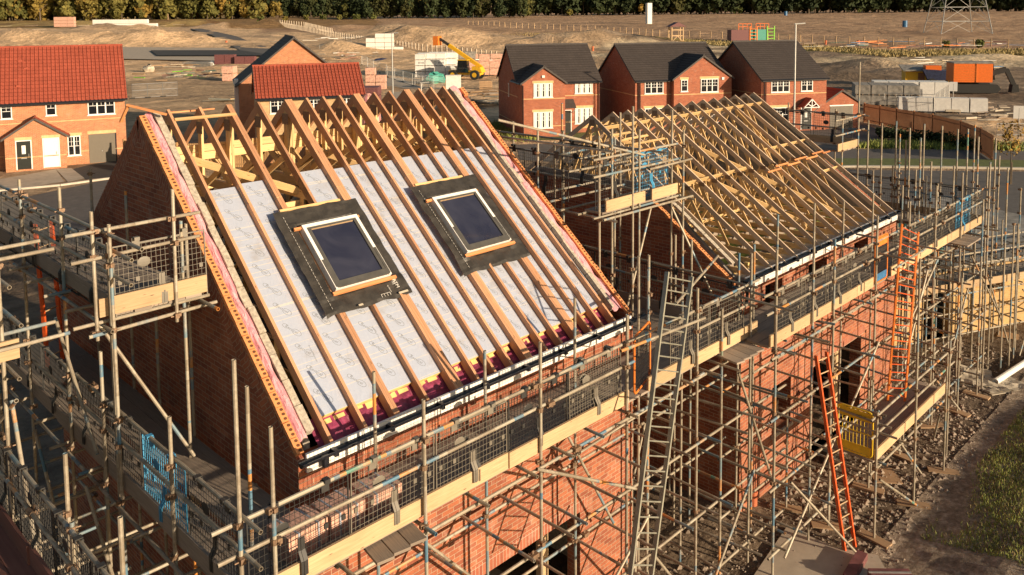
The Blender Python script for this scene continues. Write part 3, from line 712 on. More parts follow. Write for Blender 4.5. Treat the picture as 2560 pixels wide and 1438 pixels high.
DZ, RZ, MZ = -.64, .36, .0
LV = (-.75,-1.95,-3.30,-4.60)
cz = (RZ, MZ, -.75, -1.95, -3.3)
# ---- front of the near house
S = Scaf('long tube scaffold along the sunny front of the skylight house', (2.8,-.9,G0))
for x, z in ((-1.47,2.1),(-1.08,1.26),(.95,.86),(3.04,.98),(5.04,.84),(7.08,.77)): S.std(x, -1.36, z, cz)
for x, z in ((-.84,1.29),(.95,.91),(2.94,.6),(4.97,.89),(6.76,1.21),(7.03,.89)): S.std(x, -.34, z, (-.75,-1.95,-3.3))
S.led((-1.75,-1.30,RZ),(7.3,-1.30,RZ),'guard_rail'); S.led((-1.7,-1.31,MZ),(5.3,-1.31,MZ),'guard_rail')
for z in LV:
    S.led((-1.7,-1.42,z-.05),(7.3,-1.42,z-.05)); S.led((-.3,-.28,z-.05),(7.2,-.28,z-.05))
for j, z in enumerate(LV):
    xs = [-1.3,-.2,.95,1.75,2.66,3.45,4.2,5.0,5.7,6.6] if j != 1 else [-1.2,-.1,.9,1.8,2.66,3.45,3.81,4.64,5.63,6.5]
    for x in xs: x += rnd.uniform(-.05,.05) if j != 1 else 0; S.tube('transom', (x,-1.55-rnd.uniform(0,.12),z), (x+rnd.uniform(-.02,.02),-.03,z+rnd.uniform(-.01,.01)))
for p, q in (((2.840,-1.470,-0.749),(5.103,-1.500,-1.979)), ((7.174,-1.440,-0.751),(4.704,-0.420,-1.755)), ((4.6,-.45,-1.2),(5.9,-.45,-3.4)), ((6.9,-1.45,-4.9),(5.6,-1.45,-3.3)),((1.0,-.45,-1.0),(3.0,-.45,-3.2)),((-.6,-1.48,-2),(1.6,-1.48,-4.6)),((5.0,-1.47,-5.0),(6.4,-.6,-3.2)),((4.1,-1.47,-3.6),(5.5,-1.47,-2.6))): S.tube('brace', p, q)
S.toe((-1.45,-1.302,DZ),(5.15,-1.302,DZ)); S.deck(-1.3,5.2,-1.285,-.12,DZ)
for q in range(3): m = MB(); m.beam((.15+q*.24,-1.62,-.70),(.28+q*.24,-.9,-.70), .22,.036); wb(m, 'short_board', M['deck'], S.e)
guards((-1.36,-1.30,RZ),(5.05,-1.30,RZ), 5, 'on the skylight house front rail', 'the left corner', 'meshg', 'mesh guards on the front rail', {0:'mesh',3:'mesh'})
guard(3.75,-1.25,RZ+.02,0,'meshg','spare mesh guard hung behind another at the middle of the front rail','mesh guards on the front rail')
guard(1.3,-1.26,RZ-.03,0,'mesh','spare black mesh guard overlapping its neighbours near the left of the front rail','mesh guards on the front rail')
# ---- left gable of the near house
S = Scaf('two-level tube scaffold beside the shaded left gable of the skylight house', (-.8,3.2,G0))
for y, z in ((.28,.95),(2.48,1.09),(1.9,2.93),(3.86,3.13),(5.75,3.0),(7.7,3.1)): S.std(-1.47, y, z, (RZ,MZ,-.75,1.55,2.8,2.4))
for y, z in ((.96,.63),(2.67,2.56),(4.97,2.72),(6.6,2.9),(3.9,.9)): S.std(-.15, y, z, (-.75,1.55,2.8))
for x, y, z in ((-.62,2.0,3.23),(-1.62,2.08,3.09),(-.45,2.12,2.75),(-1.46,2.02,2.66)): S.std(x, y, z, (1.5,2.83,2.5), z0=(G0+.04 if x in (-.45,-1.46) else 1.4))
S.led((-1.42,-1.7,.40),(-1.42,8.6,.40),'guard_rail'); S.led((-1.43,-1.7,.02),(-1.43,8.6,.02),'guard_rail')
for z in LV: S.led((-1.53,-1.7,z-.05),(-1.53,8.6,z-.05)); S.led((-.22,-1.2,z-.05),(-.22,8.6,z-.05))
S.led((-1.50,.8,2.82),(-1.50,9.0,2.72),'guard_rail'); S.led((-1.42,1.35,2.55),(-1.42,9,2.55),'guard_rail'); S.led((-1.44,1.35,2.25),(-1.44,9,2.25),'guard_rail')
S.tube('guard_rail', (-1.95,2.06,2.83), (-.22,2.06,2.84)); S.tube('guard_rail', (-1.9,2.06,2.47), (-.24,2.06,2.51)); S.tube('ledger', (-1.75,2.0,1.5), (-.04,2.02,1.53)); S.tube('ledger', (-1.9,2.1,1.62), (-.1,2.12,1.62))
S.led((-1.53,1.8,1.56),(-1.53,9,1.56)); S.led((-.22,1.6,1.56),(-.22,9,1.56))
for y in (2.9,3.8,4.7,5.6,6.6,7.6): S.tube('transom', (-1.75,y,1.61), (-.08,y,1.61))
for j, z in enumerate(LV):
    for k in range(9): y = -1.2+k*1.05+rnd.uniform(-.1,.1); S.tube('transom', (-1.62-rnd.uniform(0,.15),y,z), (-.06,y,z))
S.tube('brace', (-1.500,2.437,1.524), (-0.451,2.015,-0.580)); S.tube('brace', (-1.56,4.0,1.2), (-1.56,2.5,-.3)); S.tube('brace', (-1.6,2.9,-.9), (-1.6,.6,-3.2)); S.tube('brace',(-1.6,5.2,-.9),(-1.6,3.2,-3.2)); S.tube('brace',(-1.5,-1.0,-2.2),(-.3,-1.0,-4.2))
S.toe((-1.415,8.5,DZ+.03),(-1.415,-1.28,DZ+.03), mat='deck'); S.deck(-1.38,-.88,-1.27,8.4,DZ,'y'); S.deck(-.84,-.14,-.1,8.4,DZ,'y')
S.toe((-1.60,2.03,1.71),(-.16,2.03,1.71), .24); S.toe((-1.41,9,1.71),(-1.41,2.05,1.71), mat='deck'); S.deck(-1.39,-.16,2.06,9,1.70,'y')
guards((-1.42,8.0,.40),(-1.42,-1.3,.40), 7, 'on the lower left gable rail', 'the back', 'mesh', 'mesh guards on the lower left gable rail', {5:'meshb'})
guards((-1.42,8.5,2.6),(-1.42,2.15,2.6), 5, 'on the upper left gable rail', 'the back', 'mesh', 'mesh guards on the upper left gable rail')
guard(-1.38,2.09,2.62,0,'meshg','bowed grey mesh brick guard across the end of the upper gable platform','mesh guards on the upper left gable rail', -.06)
# ---- neighbouring scaffold, bottom left
S = Scaf('neighbouring tube scaffold at the bottom left with a red plywood deck', (-3.4,1.2,G0))
for x, y, z in ((-2.68,-.17,.42),(-2.68,-1.54,1.07),(-2.62,.17,.99),(-2.66,2.17,3.17),(-2.6,4.3,3.3),(-2.66,6.5,3.2),(-4.0,-.2,1.0),(-4.0,2,1.0)): S.std(x, y, z, (.34,-.05,-.75,1.6,2.6))
S.led((-2.70,-3,.35),(-2.70,9,.35),'guard_rail'); S.led((-2.71,-3,-.05),(-2.71,9,-.05),'guard_rail'); S.led((-2.62,-3,-.8),(-2.62,9,-.8))
for z in LV[1:]: S.led((-2.62,-3,z),(-2.62,9,z))
S.toe((-2.74,9,-.66),(-2.74,-3,-.66), mat='ply'); S.deck(-4.8,-2.76,-3,5.0,-.66,'y','ply')
for y in (1.9,2.45): S.tube('ledger', (-3.4,y,1.65), (-2.0,y,1.66)); S.tube('guard_rail', (-3.4,y+.1,2.7), (-2.1,y+.1,2.72))
S.led((-2.60,2.0,2.35),(-2.60,9,2.35),'guard_rail'); S.led((-2.60,1.6,2.0),(-2.60,9,2.0),'guard_rail'); S.led((-2.60,1.8,1.3),(-2.60,9,1.3))
S.toe((-3.6,2.1,1.45),(-2.5,2.1,1.45), .24); S.deck(-3.8,-2.6,2.15,9,1.42,'y'); S.tube('brace', (-2.62,1.9,1.0), (-2.62,4.2,-.5)); S.tube('brace', (-2.6,2.2,.9), (-2.6,1.2,-1.4))
for y in (-1.4,-.3,.9,2.2,3.5,4.8,6): 
    for z in LV[1:]: S.tube('transom', (-2.9,y,z+.05), (-1.3,y+.02,z+.05))
for y in (-.7,.5,1.7,3.2): S.tube('transom', (-2.75,y,-1.15), (-1.3,y,-1.15))
guards((-2.705,5.5,.35),(-2.705,-2.0,.35), 6, 'on the bottom left rail', 'the back', 'mesh', 'mesh guards on the bottom left rail')
guard(-2.64,4.4,2.3,-1.57,'meshc','green mesh guard on the upper neighbouring platform at the left edge','mesh guards at the left edge')
guard(-2.64,5.8,2.3,-1.57,'mesh','black mesh guard beside the green one at the left edge','mesh guards at the left edge')
# ---- between the houses
S = Scaf('tube scaffold filling the gap between the two unfinished houses', (8.2,1.5,G0))
for x, y, z in ((8.95,-1.36,1.0),(8.95,.35,1.05),(8.98,1.95,2.9),(8.97,3.4,2.9),(8.95,5.0,3.0),(7.25,-.2,1.1),(7.3,1.0,3.2),(7.25,2.6,3.2),(7.3,4.2,3.1),(10.05,.9,3.05),(10.05,2.6,3.3),(10.05,4.4,3.4),(7.72,1.02,3.3),(9.75,1.0,3.5),(8.3,.95,3.7),(8.55,.98,3.2),(7.9,-1.36,.2),(8.05,-.4,.4),
                (8.2,3.0,2.8),(9.3,.2,.9),(9.9,-.9,.9)): S.std(x, y, z, (RZ,MZ,-.75,1.55,2.7,-1.95,-3.3))
S.led((8.93,-1.5,.36),(8.93,6.5,.36),'guard_rail'); S.led((8.92,-1.5,.0),(8.92,6.5,.0),'guard_rail'); S.led((7.2,-1.30,RZ),(9.35,-1.30,RZ+.02),'guard_rail'); S.led((7.2,-1.31,MZ),(9.2,-1.31,MZ),'guard_rail')
S.tube('guard_rail', (4.441,-1.700,0.526), (6.760,-1.700,0.413)); 
for z in LV:
    S.led((7.3,-1.42,z-.05),(10.3,-1.42,z-.05)); S.led((8.98,-1.7,z),(8.98,6,z)); S.led((7.32,-1.7,z-.02),(7.32,6,z-.02)); S.led((7.2,-.28,z-.06),(9.9,-.28,z-.06)); S.led((7.2,1.9,z-.06),(9.9,1.9,z-.06)); S.led((7.2,3.6,z-.06),(9.9,3.6,z-.06))
    for x in (7.8,8.4,9.5): S.tube('transom', (x+rnd.uniform(-.2,.2),-1.6-rnd.random()*.3,z+rnd.uniform(-.06,.06)), (x+rnd.uniform(-.1,.1),rnd.uniform(.3,1.6),z+rnd.uniform(-.06,.06)))
for z in (1.6,2.42,2.75): S.led((7.1,1.0,z),(10.1,1.0,z),'ledger' if z < 2 else 'guard_rail')
S.led((7.2,.6,2.95),(7.2,6,2.95),'guard_rail'); S.led((8.95,.6,2.72),(8.95,6.5,2.72),'guard_rail'); S.led((8.95,.8,2.35),(8.95,6.5,2.35),'guard_rail'); S.led((7.32,.6,1.58),(7.32,6,1.58)); S.led((10.0,.6,1.58),(10.0,6,1.58))
S.tube('guard_rail', (5.145,1.600,3.668), (8.643,0.900,2.671)); S.tube('guard_rail', (7.3,1.8,2.4), (8.9,1.5,2.45))
for y in (.75,1.4,1.9,2.6,3.3): S.tube('transom', (7.1,y,1.62),(10.2,y,1.6)); S.tube('transom', (8.6,y,2.4),(10.15,y,2.42))
S.toe((7.15,-1.302,DZ+.0),(9.3,-1.302,DZ)); S.toe((5.7,-1.302,DZ),(7.15,-1.302,DZ)); S.deck(5.2,9.3,-1.285,-.12,DZ); S.deck(7.25,8.9,-.1,6.2,DZ,'y')
S.toe((7.45,.97,1.68),(8.75,.97,1.68)); S.toe((8.9,.90,1.70),(9.85,.90,1.70)); S.deck(7.4,9.9,1.0,1.5,1.67); S.toe((8.88,6.3,DZ),(8.88,-.1,DZ), mat='deck')
S.toe((6.05,1.62,1.86),(6.5,1.62,1.86)) if False else None
for q in range(4): m = MB(); m.beam((7.9+q*.235,-1.75,-.70),(8.05+q*.235,-.95,-.70), .22,.036); wb(m, 'short_board', M['deck'], S.e)
for p, q in (((9.344,-0.400,0.676),(6.497,-1.300,0.627)),((8.3,-1.48,-1.1),(9.6,-1.48,-3.6)),((7.4,-1.5,-4.8),(8.9,-1.5,-3.2)),((9.0,1.0,1.5),(8.2,1.0,-.4)),((9.7,.95,1.4),(10.1,.2,-.4)),((8.6,.4,-1.0),(7.6,.4,-3.6)),((7.5,1.9,-1.9),(8.9,1.9,-4.5))): S.tube('brace', p, q)
guards((8.89,4.9,.36),(8.89,-1.2,.36), 5, 'on the rail between the two houses', 'the back', 'mesh', 'mesh guards between the houses')
guards((6.35,-1.30,RZ),(8.85,-1.30,RZ), 2, 'on the bridge rail between the houses', 'the left', 'meshg', 'mesh guards on the bridge')
guards((7.25,1.04,2.72),(9.75,1.04,2.72), 2, 'on the high platform between the houses', 'the left', 'mesh', 'mesh guards on the high middle platform', {1:'meshb'})
guards((7.36,5.6,2.75),(7.36,1.9,2.75), 3, 'on the high right gable rail', 'the back', 'mesh', 'mesh guards on the high right gable rail')
guard(8.9,3.4,2.7,-1.57,'mesh','black mesh guard on the high inner rail in front of the open trusses','mesh guards on the high middle platform')
# ---- front of the farther house
S = Scaf('long tube scaffold along the front of the open-truss house', (15.5,-1.3,G0))
for x, z in ((8.9,1.19),(10.4,.95),(11.37,.9),(13.56,1.0),(15.55,1.0),(17.4,1.1),(19.5,1.15),(21.75,1.0)): S.std(x, -1.91, z, cz)
for x, z in ((9.6,.75),(11.2,1.25),(13.0,1.2),(14.55,1.0),(16.4,.9),(18.4,.8),(20.3,.8)): S.std(x, -.72, z, (-.75,-1.95,-3.3))
S.led((8.5,-1.85,RZ),(21.9,-1.85,RZ),'guard_rail'); S.led((8.6,-1.86,MZ),(21.9,-1.86,MZ),'guard_rail')
for z in LV: S.led((8.6,-1.97,z-.05),(22.0,-1.97,z-.05)); S.led((9,-.66,z-.05),(21.5,-.66,z-.05))
for j, z in enumerate(LV):
    k = 8.95
    while k < 21.6: S.tube('transom', (k,-2.1-rnd.uniform(0,.35),z+rnd.uniform(-.05,.05)), (k+rnd.uniform(-.12,.12),-.48,z+rnd.uniform(-.08,.08))); k += rnd.uniform(.75,1.25)
S.tube('guard_rail', (8.7,-2.35,.18), (8.72,-.6,.2)); S.tube('transom', (13.7,-2.7,.1), (13.75,-.8,.1)); S.tube('transom', (14.9,-2.75,.12), (14.9,-.9,.14)); S.tube('transom',(13.0,-2.5,.02),(15.3,-2.45,.04)); S.tube('transom',(9.0,-1.95,.22),(9.0,-.8,.24))
for p, q in (((9.2,-2.0,-4.9),(11.4,-2.0,-3.3)),((11.6,-2.0,-3.3),(13.6,-2.0,-1.9)),((15.6,-2.0,-1.9),(17.4,-2.0,-.8)),((18,-2.0,-4.6),(20,-2.0,-2.2)),((14.5,-2.7,-5.1),(13.4,-2.1,-3.4)),((10.6,-2.9,-5.15),(9.3,-2.05,-3.4)),((16.6,-2.02,-.9),(15.2,-2.02,-2.9))): S.tube('brace', p, q)
S.toe((8.75,-1.852,DZ),(13.55,-1.852,DZ)); S.toe((14.6,-1.852,DZ),(21.7,-1.852,DZ)); S.deck(8.8,21.8,-1.83,-.62,DZ)
for q in range(5): m = MB(); m.beam((18.9+q*.24,-2.3,-.70),(18.95+q*.24,-1.5,-.70), .22,.036); wb(m, 'short_board', M['deck'], S.e)
guards((9.0,-1.85,RZ),(13.3,-1.85,RZ), 4, 'on the open-truss house front rail', 'its near end', 'meshg', 'mesh guards along the open-truss house')
guards((14.75,-1.85,RZ),(21.6,-1.85,RZ), 6, 'past the orange gate', 'the gate', 'meshg', 'mesh guards past the orange gate', {4:'meshb'})
# ---- low loading platform
S = Scaf('low loading platform of tubes and boards in front of the open-truss house', (13.8,-2.3,G0))
for x, y, z in ((11.42,-2.83,-2.5),(13.23,-2.97,.3),(15.1,-2.99,-2.4),(15.9,-2.8,-2.3),(11.18,-1.98,-2.0),(13.16,-2.02,-2.6),(15.14,-1.98,-2.6),(17.2,-2.03,-2.6),(18.49,-2.26,-1.5),(19.93,-2.33,.4),(11.18,-1.04,-2.9)): S.std(x, y, z, (-3.7,-2.6))
S.toe((11.55,-2.76,-3.6),(16.0,-2.72,-3.6)); S.deck(11.5,16.05,-2.74,-1.9,-3.6)
for z in (-2.62,-3.0,-3.74): S.led((11.2,-2.80,z),(16.4,-2.76,z),'guard_rail' if z > -3.5 else 'ledger')
S.led((11.2,-1.95,-3.74),(16.3,-1.95,-3.74)); S.tube('guard_rail', (11.45,-3.1,-2.75), (11.5,-1.7,-2.72)); S.tube('guard_rail', (11.5,-3.2,-2.95),(11.5,-1.4,-2.95))
for x in (11.7,12.9,14.1,15.2,16): S.tube('transom', (x,-2.95,-3.68), (x,-1.8,-3.68))
for p, q in (((11.45,-2.9,-3.9),(13.2,-3.05,-5.15)),((15.0,-2.9,-3.8),(16.6,-2.3,-5.15)),((13.2,-2.1,-3.9),(15.2,-2.0,-5.1)),((17.2,-2.1,-3.9),(18.6,-2.3,-5.15))): S.tube('brace', p, q)
# sole boards under the standards: loose timber pads
SP = [(13.23,-2.97),(15.1,-2.99),(11.42,-2.83),(15.14,-1.98),(17.2,-2.03),(13.16,-2.02),(11.18,-1.98),(18.49,-2.26),(19.93,-2.33),(11.18,-1.04),(10.4,-1.91)]
names = ['near the foot of the low platform corner','under the second front leg of the low platform','beside the foot of the red ladder','under the rear leg of the low platform','under the lone right-hand pole','below the middle of the low platform','under the pole left of the red ladder','far right beside the pale sheets','farthest right beyond the pale sheets','near the brick wall corner','under the tall pole left of the ladder']
for (x, y), nm in zip(SP, names):
    a = MB(); a.beam((0,-.33,.02),(0,.33,.02),.225,.04); o = a.build('sole_board', M['pallet']); o.location = (x,y,G0+.01); o.rotation_euler = (0,0,rnd.uniform(-.5,.9)); tag(o, 'weathered sole board '+nm, 'sole board', 'sole boards under scaffold poles')
# ---- scaffold right of and behind the farther house
S = Scaf('dense tube scaffold at the right end around the pale brick walls', (23.5,0,G0))
PP = [(21.600,1.529,2.120),(20.600,0.709,2.194),(21.600,0.650,2.166),(20.600,-0.110,2.118),(21.700,-0.146,2.134),(20.600,-0.434,1.849),(20.400,-0.796,1.212),(21.700,-0.651,2.116),(21.600,-1.128,2.070),(20.400,-1.412,1.167),(21.700,-1.371,2.093),(22.000,-1.586,1.842),(22.000,-2.044,1.850),(24.400,-1.533,0.972),(20.500,-2.305,1.362),(24.500,1.571,1.371),(20.500,-0.337,0.906),(20.500,0.320,0.947),(20.500,0.158,0.565),(20.500,0.910,0.728),(20.500,-0.968,0.571),(20.600,-0.006,1.735),(24.500,-0.766,1.888),(24.200,-2.229,0.051),(22.500,-2.476,-0.739),(22.200,-2.336,0.966)]
for x, y, z in PP: S.std(x, y, z, (RZ,MZ,-.75,-1.95))
for x, y in ((24.0,-1.0),(25.2,-1.5),(26.6,-2.1),(28.2,-2.9),(22.6,-.6),(23.3,-2.4),(24.8,-3.0),(26.4,-3.6)): S.std(x, y, -1.2+rnd.uniform(-.6,.4), (-1.9,-2.3,-3.1))
S.led((21.6,-2.2,RZ),(21.6,6,RZ),'guard_rail'); S.led((21.6,-2.2,MZ),(21.6,6,MZ),'guard_rail'); S.led((20.5,-2.1,LV[0]),(20.5,6,LV[0])); S.led((21.7,-2.2,LV[0]),(21.7,6,LV[0]))
S.toe((21.62,6,DZ),(21.62,-1.9,DZ)); S.deck(20.4,21.6,-.6,6,DZ,'y')
cd = V((.913,-.407,0)); cn = V((.407,.913,0)); c0 = V((22.4,.5,0))
for off, zz in ((-.35,(-1.9,-2.25,-3.1,-4.3)),(-1.55,(-1.9,-2.25,-3.15,-4.4))):
    for z in zz: p = c0+cn*off; S.led(p-cd*2+V((0,0,z)), p+cd*9+V((0,0,z)))
for z in (-3.05,-4.3,-2.2):
    for k in range(9): p = c0+cd*(k*1.05-1.2)+V((0,0,z+.05)); S.tube('transom', p-cn*1.75, p-cn*.1)
p = c0-cn*1.5; S.toe(p-cd*1.5+V((0,0,-3.0)), p+cd*9+V((0,0,-3.0)))
for k in range(5):
    m = MB(); q = c0-cn*(.35+k*.24)+V((0,0,-3.02)); m.beam(q-cd*1.5, q+cd*9, .225, .038); wb(m, 'platform_board', M['deck'], S.e)
for p, q in (((23.6,-2.5,-5.1),(25.4,-2.6,-3.2)),((26.6,-3.1,-5.1),(25.0,-2.2,-3.4)),((21.9,-1.9,-2.0),(23.0,-2.4,-4.8)),((20.2,-2.0,-1.3),(22.5,-2.2,-3.6))): S.tube('brace', p, q)
guards((21.58,5.0,RZ),(21.58,-1.6,RZ), 5, 'on the far right-hand rail of the open-truss house', 'the back', 'mesh', 'mesh guards on the far right rail')
q0 = c0-cn*1.48+V((0,0,-2.02)); q1 = q0+cd*3.9
guards(q0-cd*.5, q1, 3, 'on the low rail of the pale brick house', 'the left', 'mesh', 'mesh guards on the pale house rail')

# ---- gates in the guard rails
def gate(p0, p1, z0, z1, frame, bottom, label, bars='grid', top=None, round_=.09):
    p0, p1 = V(p0), V(p1); d = (p1-p0); W = d.length; d.normalize(); e = thing('safety_gate', label, 'safety gate', (p0.x,p0.y,z0), math.atan2(d.y,d.x))
    H = z1-z0; a = MB(); r = .018; c = round_; pts = []
    for cx, cz_, s in ((W-c,c,-90),(W-c,H-c,0),(c,H-c,90),(c,c,180)):
        for k in range(4): t = R(s+30*k); pts.append((cx+c*math.cos(t),0,cz_+c*math.sin(t)))
    a.path(pts+[pts[0]], r, 7); a.build('gate_frame', M[frame], e)
    for mt, lo, hi in ((bottom,.03,.2),(top,H-.22,H-.03)):
        if mt: a = MB(); a.box((.03,-.006,lo),(W-.03,.006,hi)); a.build('solid_panel', M[mt], e)
    a = MB(); lo = .2 if bottom else .03; hi = H-(.22 if top else .03); nx, nz = int(W/.06), int((hi-lo)/.06)
    if bars == 'grid':
        for i in range(nx+1): x = .02+(W-.04)*i/nx; a.box((x-.0025,-.003,lo),(x+.0025,.003,hi))
        for j in range(nz+1): z = lo+(hi-lo)*j/nz; a.box((.02,-.004,z-.0025),(W-.02,.002,z+.0025))
    else:
        for i in range(1,9): x = .02+(W-.04)*i/9; a.tube((x,0,lo),(x,0,hi),.006,5)
        a.box((.02,-.005,(lo+hi)/2-.01),(W-.02,.005,(lo+hi)/2+.01))
    a.build('bar_grid', M['mesh' if bars == 'grid' else frame], e); return e
gate((5.32,-1.30,0),(6.1,-1.05,0),-.58,.38,'orange',None,'orange and blue framed mesh gate on the corner of the skylight house deck')
gate((13.62,-1.86,0),(14.35,-1.86,0),-.60,.45,'orange','blue','orange gate with a blue bottom panel beside the tall ladder',top='orange')
gate((11.5,-2.72,0),(11.5,-2.0,0),-3.55,-2.6,'yellow','yellow','yellow barred gate on the low loading platform','bars','yellow')
g = c0-cn*1.55+cd*3.9; g2 = g+cd*.75
gate((g.x,g.y,0),(g2.x,g2.y,0),-2.95,-2.0,'yellow','yellow','bright yellow gate above the pale brick wall at the right','grid','yellow')
gate((-1.9,8.6,0),(-1.1,8.7,0),1.75,2.75,'yellow',None,'yellow rimmed gate with a blue top panel at the far left',top='blue')
gate((-2.5,6.6,0),(-2.5,7.4,0),.2,1.9,'yellow',None,'tall orange and yellow gate behind the mesh at the left edge',top='orange')

# ---- ladders
def ladder(b0, b1, t0, t1, mat, label, n):
    b0, b1, t0, t1 = map(V, (b0,b1,t0,t1)); c = (b0+b1)/2; e = thing('ladder', label, 'ladder', (c.x,c.y,b0.z))
    for p, q in ((b0,t0),(b1,t1)): a = MB(); a.beam(p, q, .07, .035, (b1-b0)); wb(a, 'stile', M[mat], e)
    for k in range(n):
        f = (k+.6)/n; a = MB(); a.tube(b0.lerp(t0,f), b1.lerp(t1,f), .012, 6); wb(a, 'rung', M['alu' if mat == 'alu' else 'toe' if mat != 'orange' else 'redor'], e)
ladder((3.809,-2.350,-2.357), (4.321,-2.350,-2.615), (5.906,-1.520,1.363), (6.627,-1.520,1.117), 'alu', 'aluminium ladder leaning on the bridge between the two houses', 21)
ladder((14.440,-1.925,-3.580), (14.675,-2.231,-3.580), (14.488,-2.120,0.677), (15.571,-2.120,0.282), 'orange', 'tall orange ladder up to the gate of the open-truss house', 22)
ladder((10.599,-2.580,-5.180), (10.912,-2.650,-5.180), (9.951,-2.200,-1.068), (10.413,-2.200,-1.126), 'redor', 'red ladder with timber rungs standing on the muddy ground', 15)
ladder((-.9,6.9,-.6),(-.6,7.1,-.6),(-1.25,5.9,2.2),(-.95,6.1,2.2),'redor','red ladder between the platforms at the left gable',9)
# brick packs and boards lying on the decks
def pack(loc, size, mat, label, cat, group=None, rz=0, nm='brick_pack', txt=None, txtmat='inkd'):
    e = thing(nm, label, cat, loc, rz, group); w, d, h = size; a = MB(); nx, nz = max(2,int(w/.24)), max(3,int(h/.09))
    for j in range(nz):
        for i in range(nx):
            x = -w/2+w*i/nx; z = h*j/nz; o = rnd.uniform(0,.008); a.box((x+.002,-d/2-o,z+.002),(x+w/nx-.002,d/2+o,z+h/nz-.002))
    a.build('stacked_bricks', M[mat], e)
    a = MB()
    for x in (-w*.25, w*.25): a.box((x-.012,-d/2-.012,0),(x+.012,d/2+.012,h+.004))
    a.build('strap', M['ink'], e)
pack((-.45,-.72,DZ+.002),(.55,.42,.30),'packp','low pack of strapped orange bricks on the front deck, nearest the corner','brick pack','brick packs on the front deck',.1)
pack((.12,-.70,DZ+.002),(.5,.42,.28),'packp','strapped orange brick pack on the front deck, second from the corner','brick pack','brick packs on the front deck',.05)
pack((.70,-.68,DZ+.002),(.5,.42,.26),'packp','strapped orange brick pack on the front deck, farthest from the corner','brick pack','brick packs on the front deck',-.05)
# ================================================================== GROUND AND BACKGROUND
LOC=[-5.25572, -9.09855, 5.49897]; RT=[0.704336, -0.709809, -0.009061]; UP=[0.062766, 0.049557, 0.996797]; FW=[0.707086, 0.702649, -0.079456]; FPX=2085.962; CY=210.808
CX, CY0 = LOC[0], LOC[1]; FH = V((FW[0],FW[1],0)).normalized(); RH = V((FH.y,-FH.x,0))
def lerp_tab(t, T):
    if t <= T[0][0]: return T[0][1]
    for (a,b),(c,d) in zip(T, T[1:]):
        if t <= c: return b+(d-b)*(t-a)/(c-a)
    return T[-1][1]
TT = [(0,-5.2),(150,-5.2),(250,-2.5),(350,1.0),(450,4.5),(520,6.4),(650,7.5),(1500,40)]
def fl(x, y): p = V((x-CX,y-CY0,0)); return p.dot(FH), p.dot(RH)
def at(d, u):                       # point d metres ahead, bearing u
    p = V((CX,CY0,0))+FH*d+RH*d*u; return p
def gz(x, y): d, l = fl(x, y); return lerp_tab(d, TT)
MO = [((79.625,288.149,-1.819),26,6,3.6),((98.881,262.699,-1.968),22,6,3.4),((109.622,254.795,-1.898),16,6,2.4),((71.931,298.373,-1.760),14,6,2.2),((130.401,395.258,2.060),9,4,2.4),((138.828,389.470,2.126),7,3,1.8),((143.485,376.018,1.911),9,4,2.2),((172.812,352.579,2.060),16,4,2.4),((193.455,350.077,2.508),9,5,3.2),((175.307,409.475,3.517),30,7,2.6),((142.456,460.118,3.949),30,7,1.6),
      ((190.864,245.753,-0.115),20,6,3.2),((194.484,222.044,-0.607),22,6,2.8),((152.405,191.939,-2.383),20,6,4.0),((157.353,179.147,-2.558),16,6,3.2),((182.795,151.010,-2.607),22,7,3.6),((200.365,152.917,-2.156),20,6,2.6),((124.151,182.161,-3.135),14,5,2.6),((234.596,273.771,1.653),24,6,1.6),((159.068,55.411,-4.869),9,4,1.4),((151.045,43.805,-5.201),10,4,1.5),((134.235,49.611,-5.201),8,3,1.0),((193.666,43.709,-4.430),10,5,1.3),
      ((202.796,294.947,1.387),20,5,1.6),((63.749,262.101,-2.771),12,5,3.2)]
def fbm(x, y, s, o=3):
    v = 0; a = 1; t = 0
    for k in range(o): v += a*noise.noise(V((x/s, y/s, 7+k*3.1))); t += a; a *= .5; s *= .45
    return v/t
def height(x, y):
    z = gz(x, y); d, l = fl(x, y)
    if d > 60:
        for (mx,my,mz), sx, sy, h in MO:
            dx, dy = x-mx, y-my; a = (dx*RH.x+dy*RH.y)/sx; b = (dx*FH.x+dy*FH.y)/(sy*1.6); q = a*a+b*b
            if q < 5: z += h*math.exp(-q*1.2)*(1+.7*fbm(x, y, 7))
    if d > 95: z += (.35 if d < 150 else .9)*fbm(x, y, 11 if d < 250 else 22)
    elif d > 24: z += 0
    if d > 1000: z += 14*fbm(x, y, 300)+(-16 if -.45 < l/d < -.22 else 6)
    return z
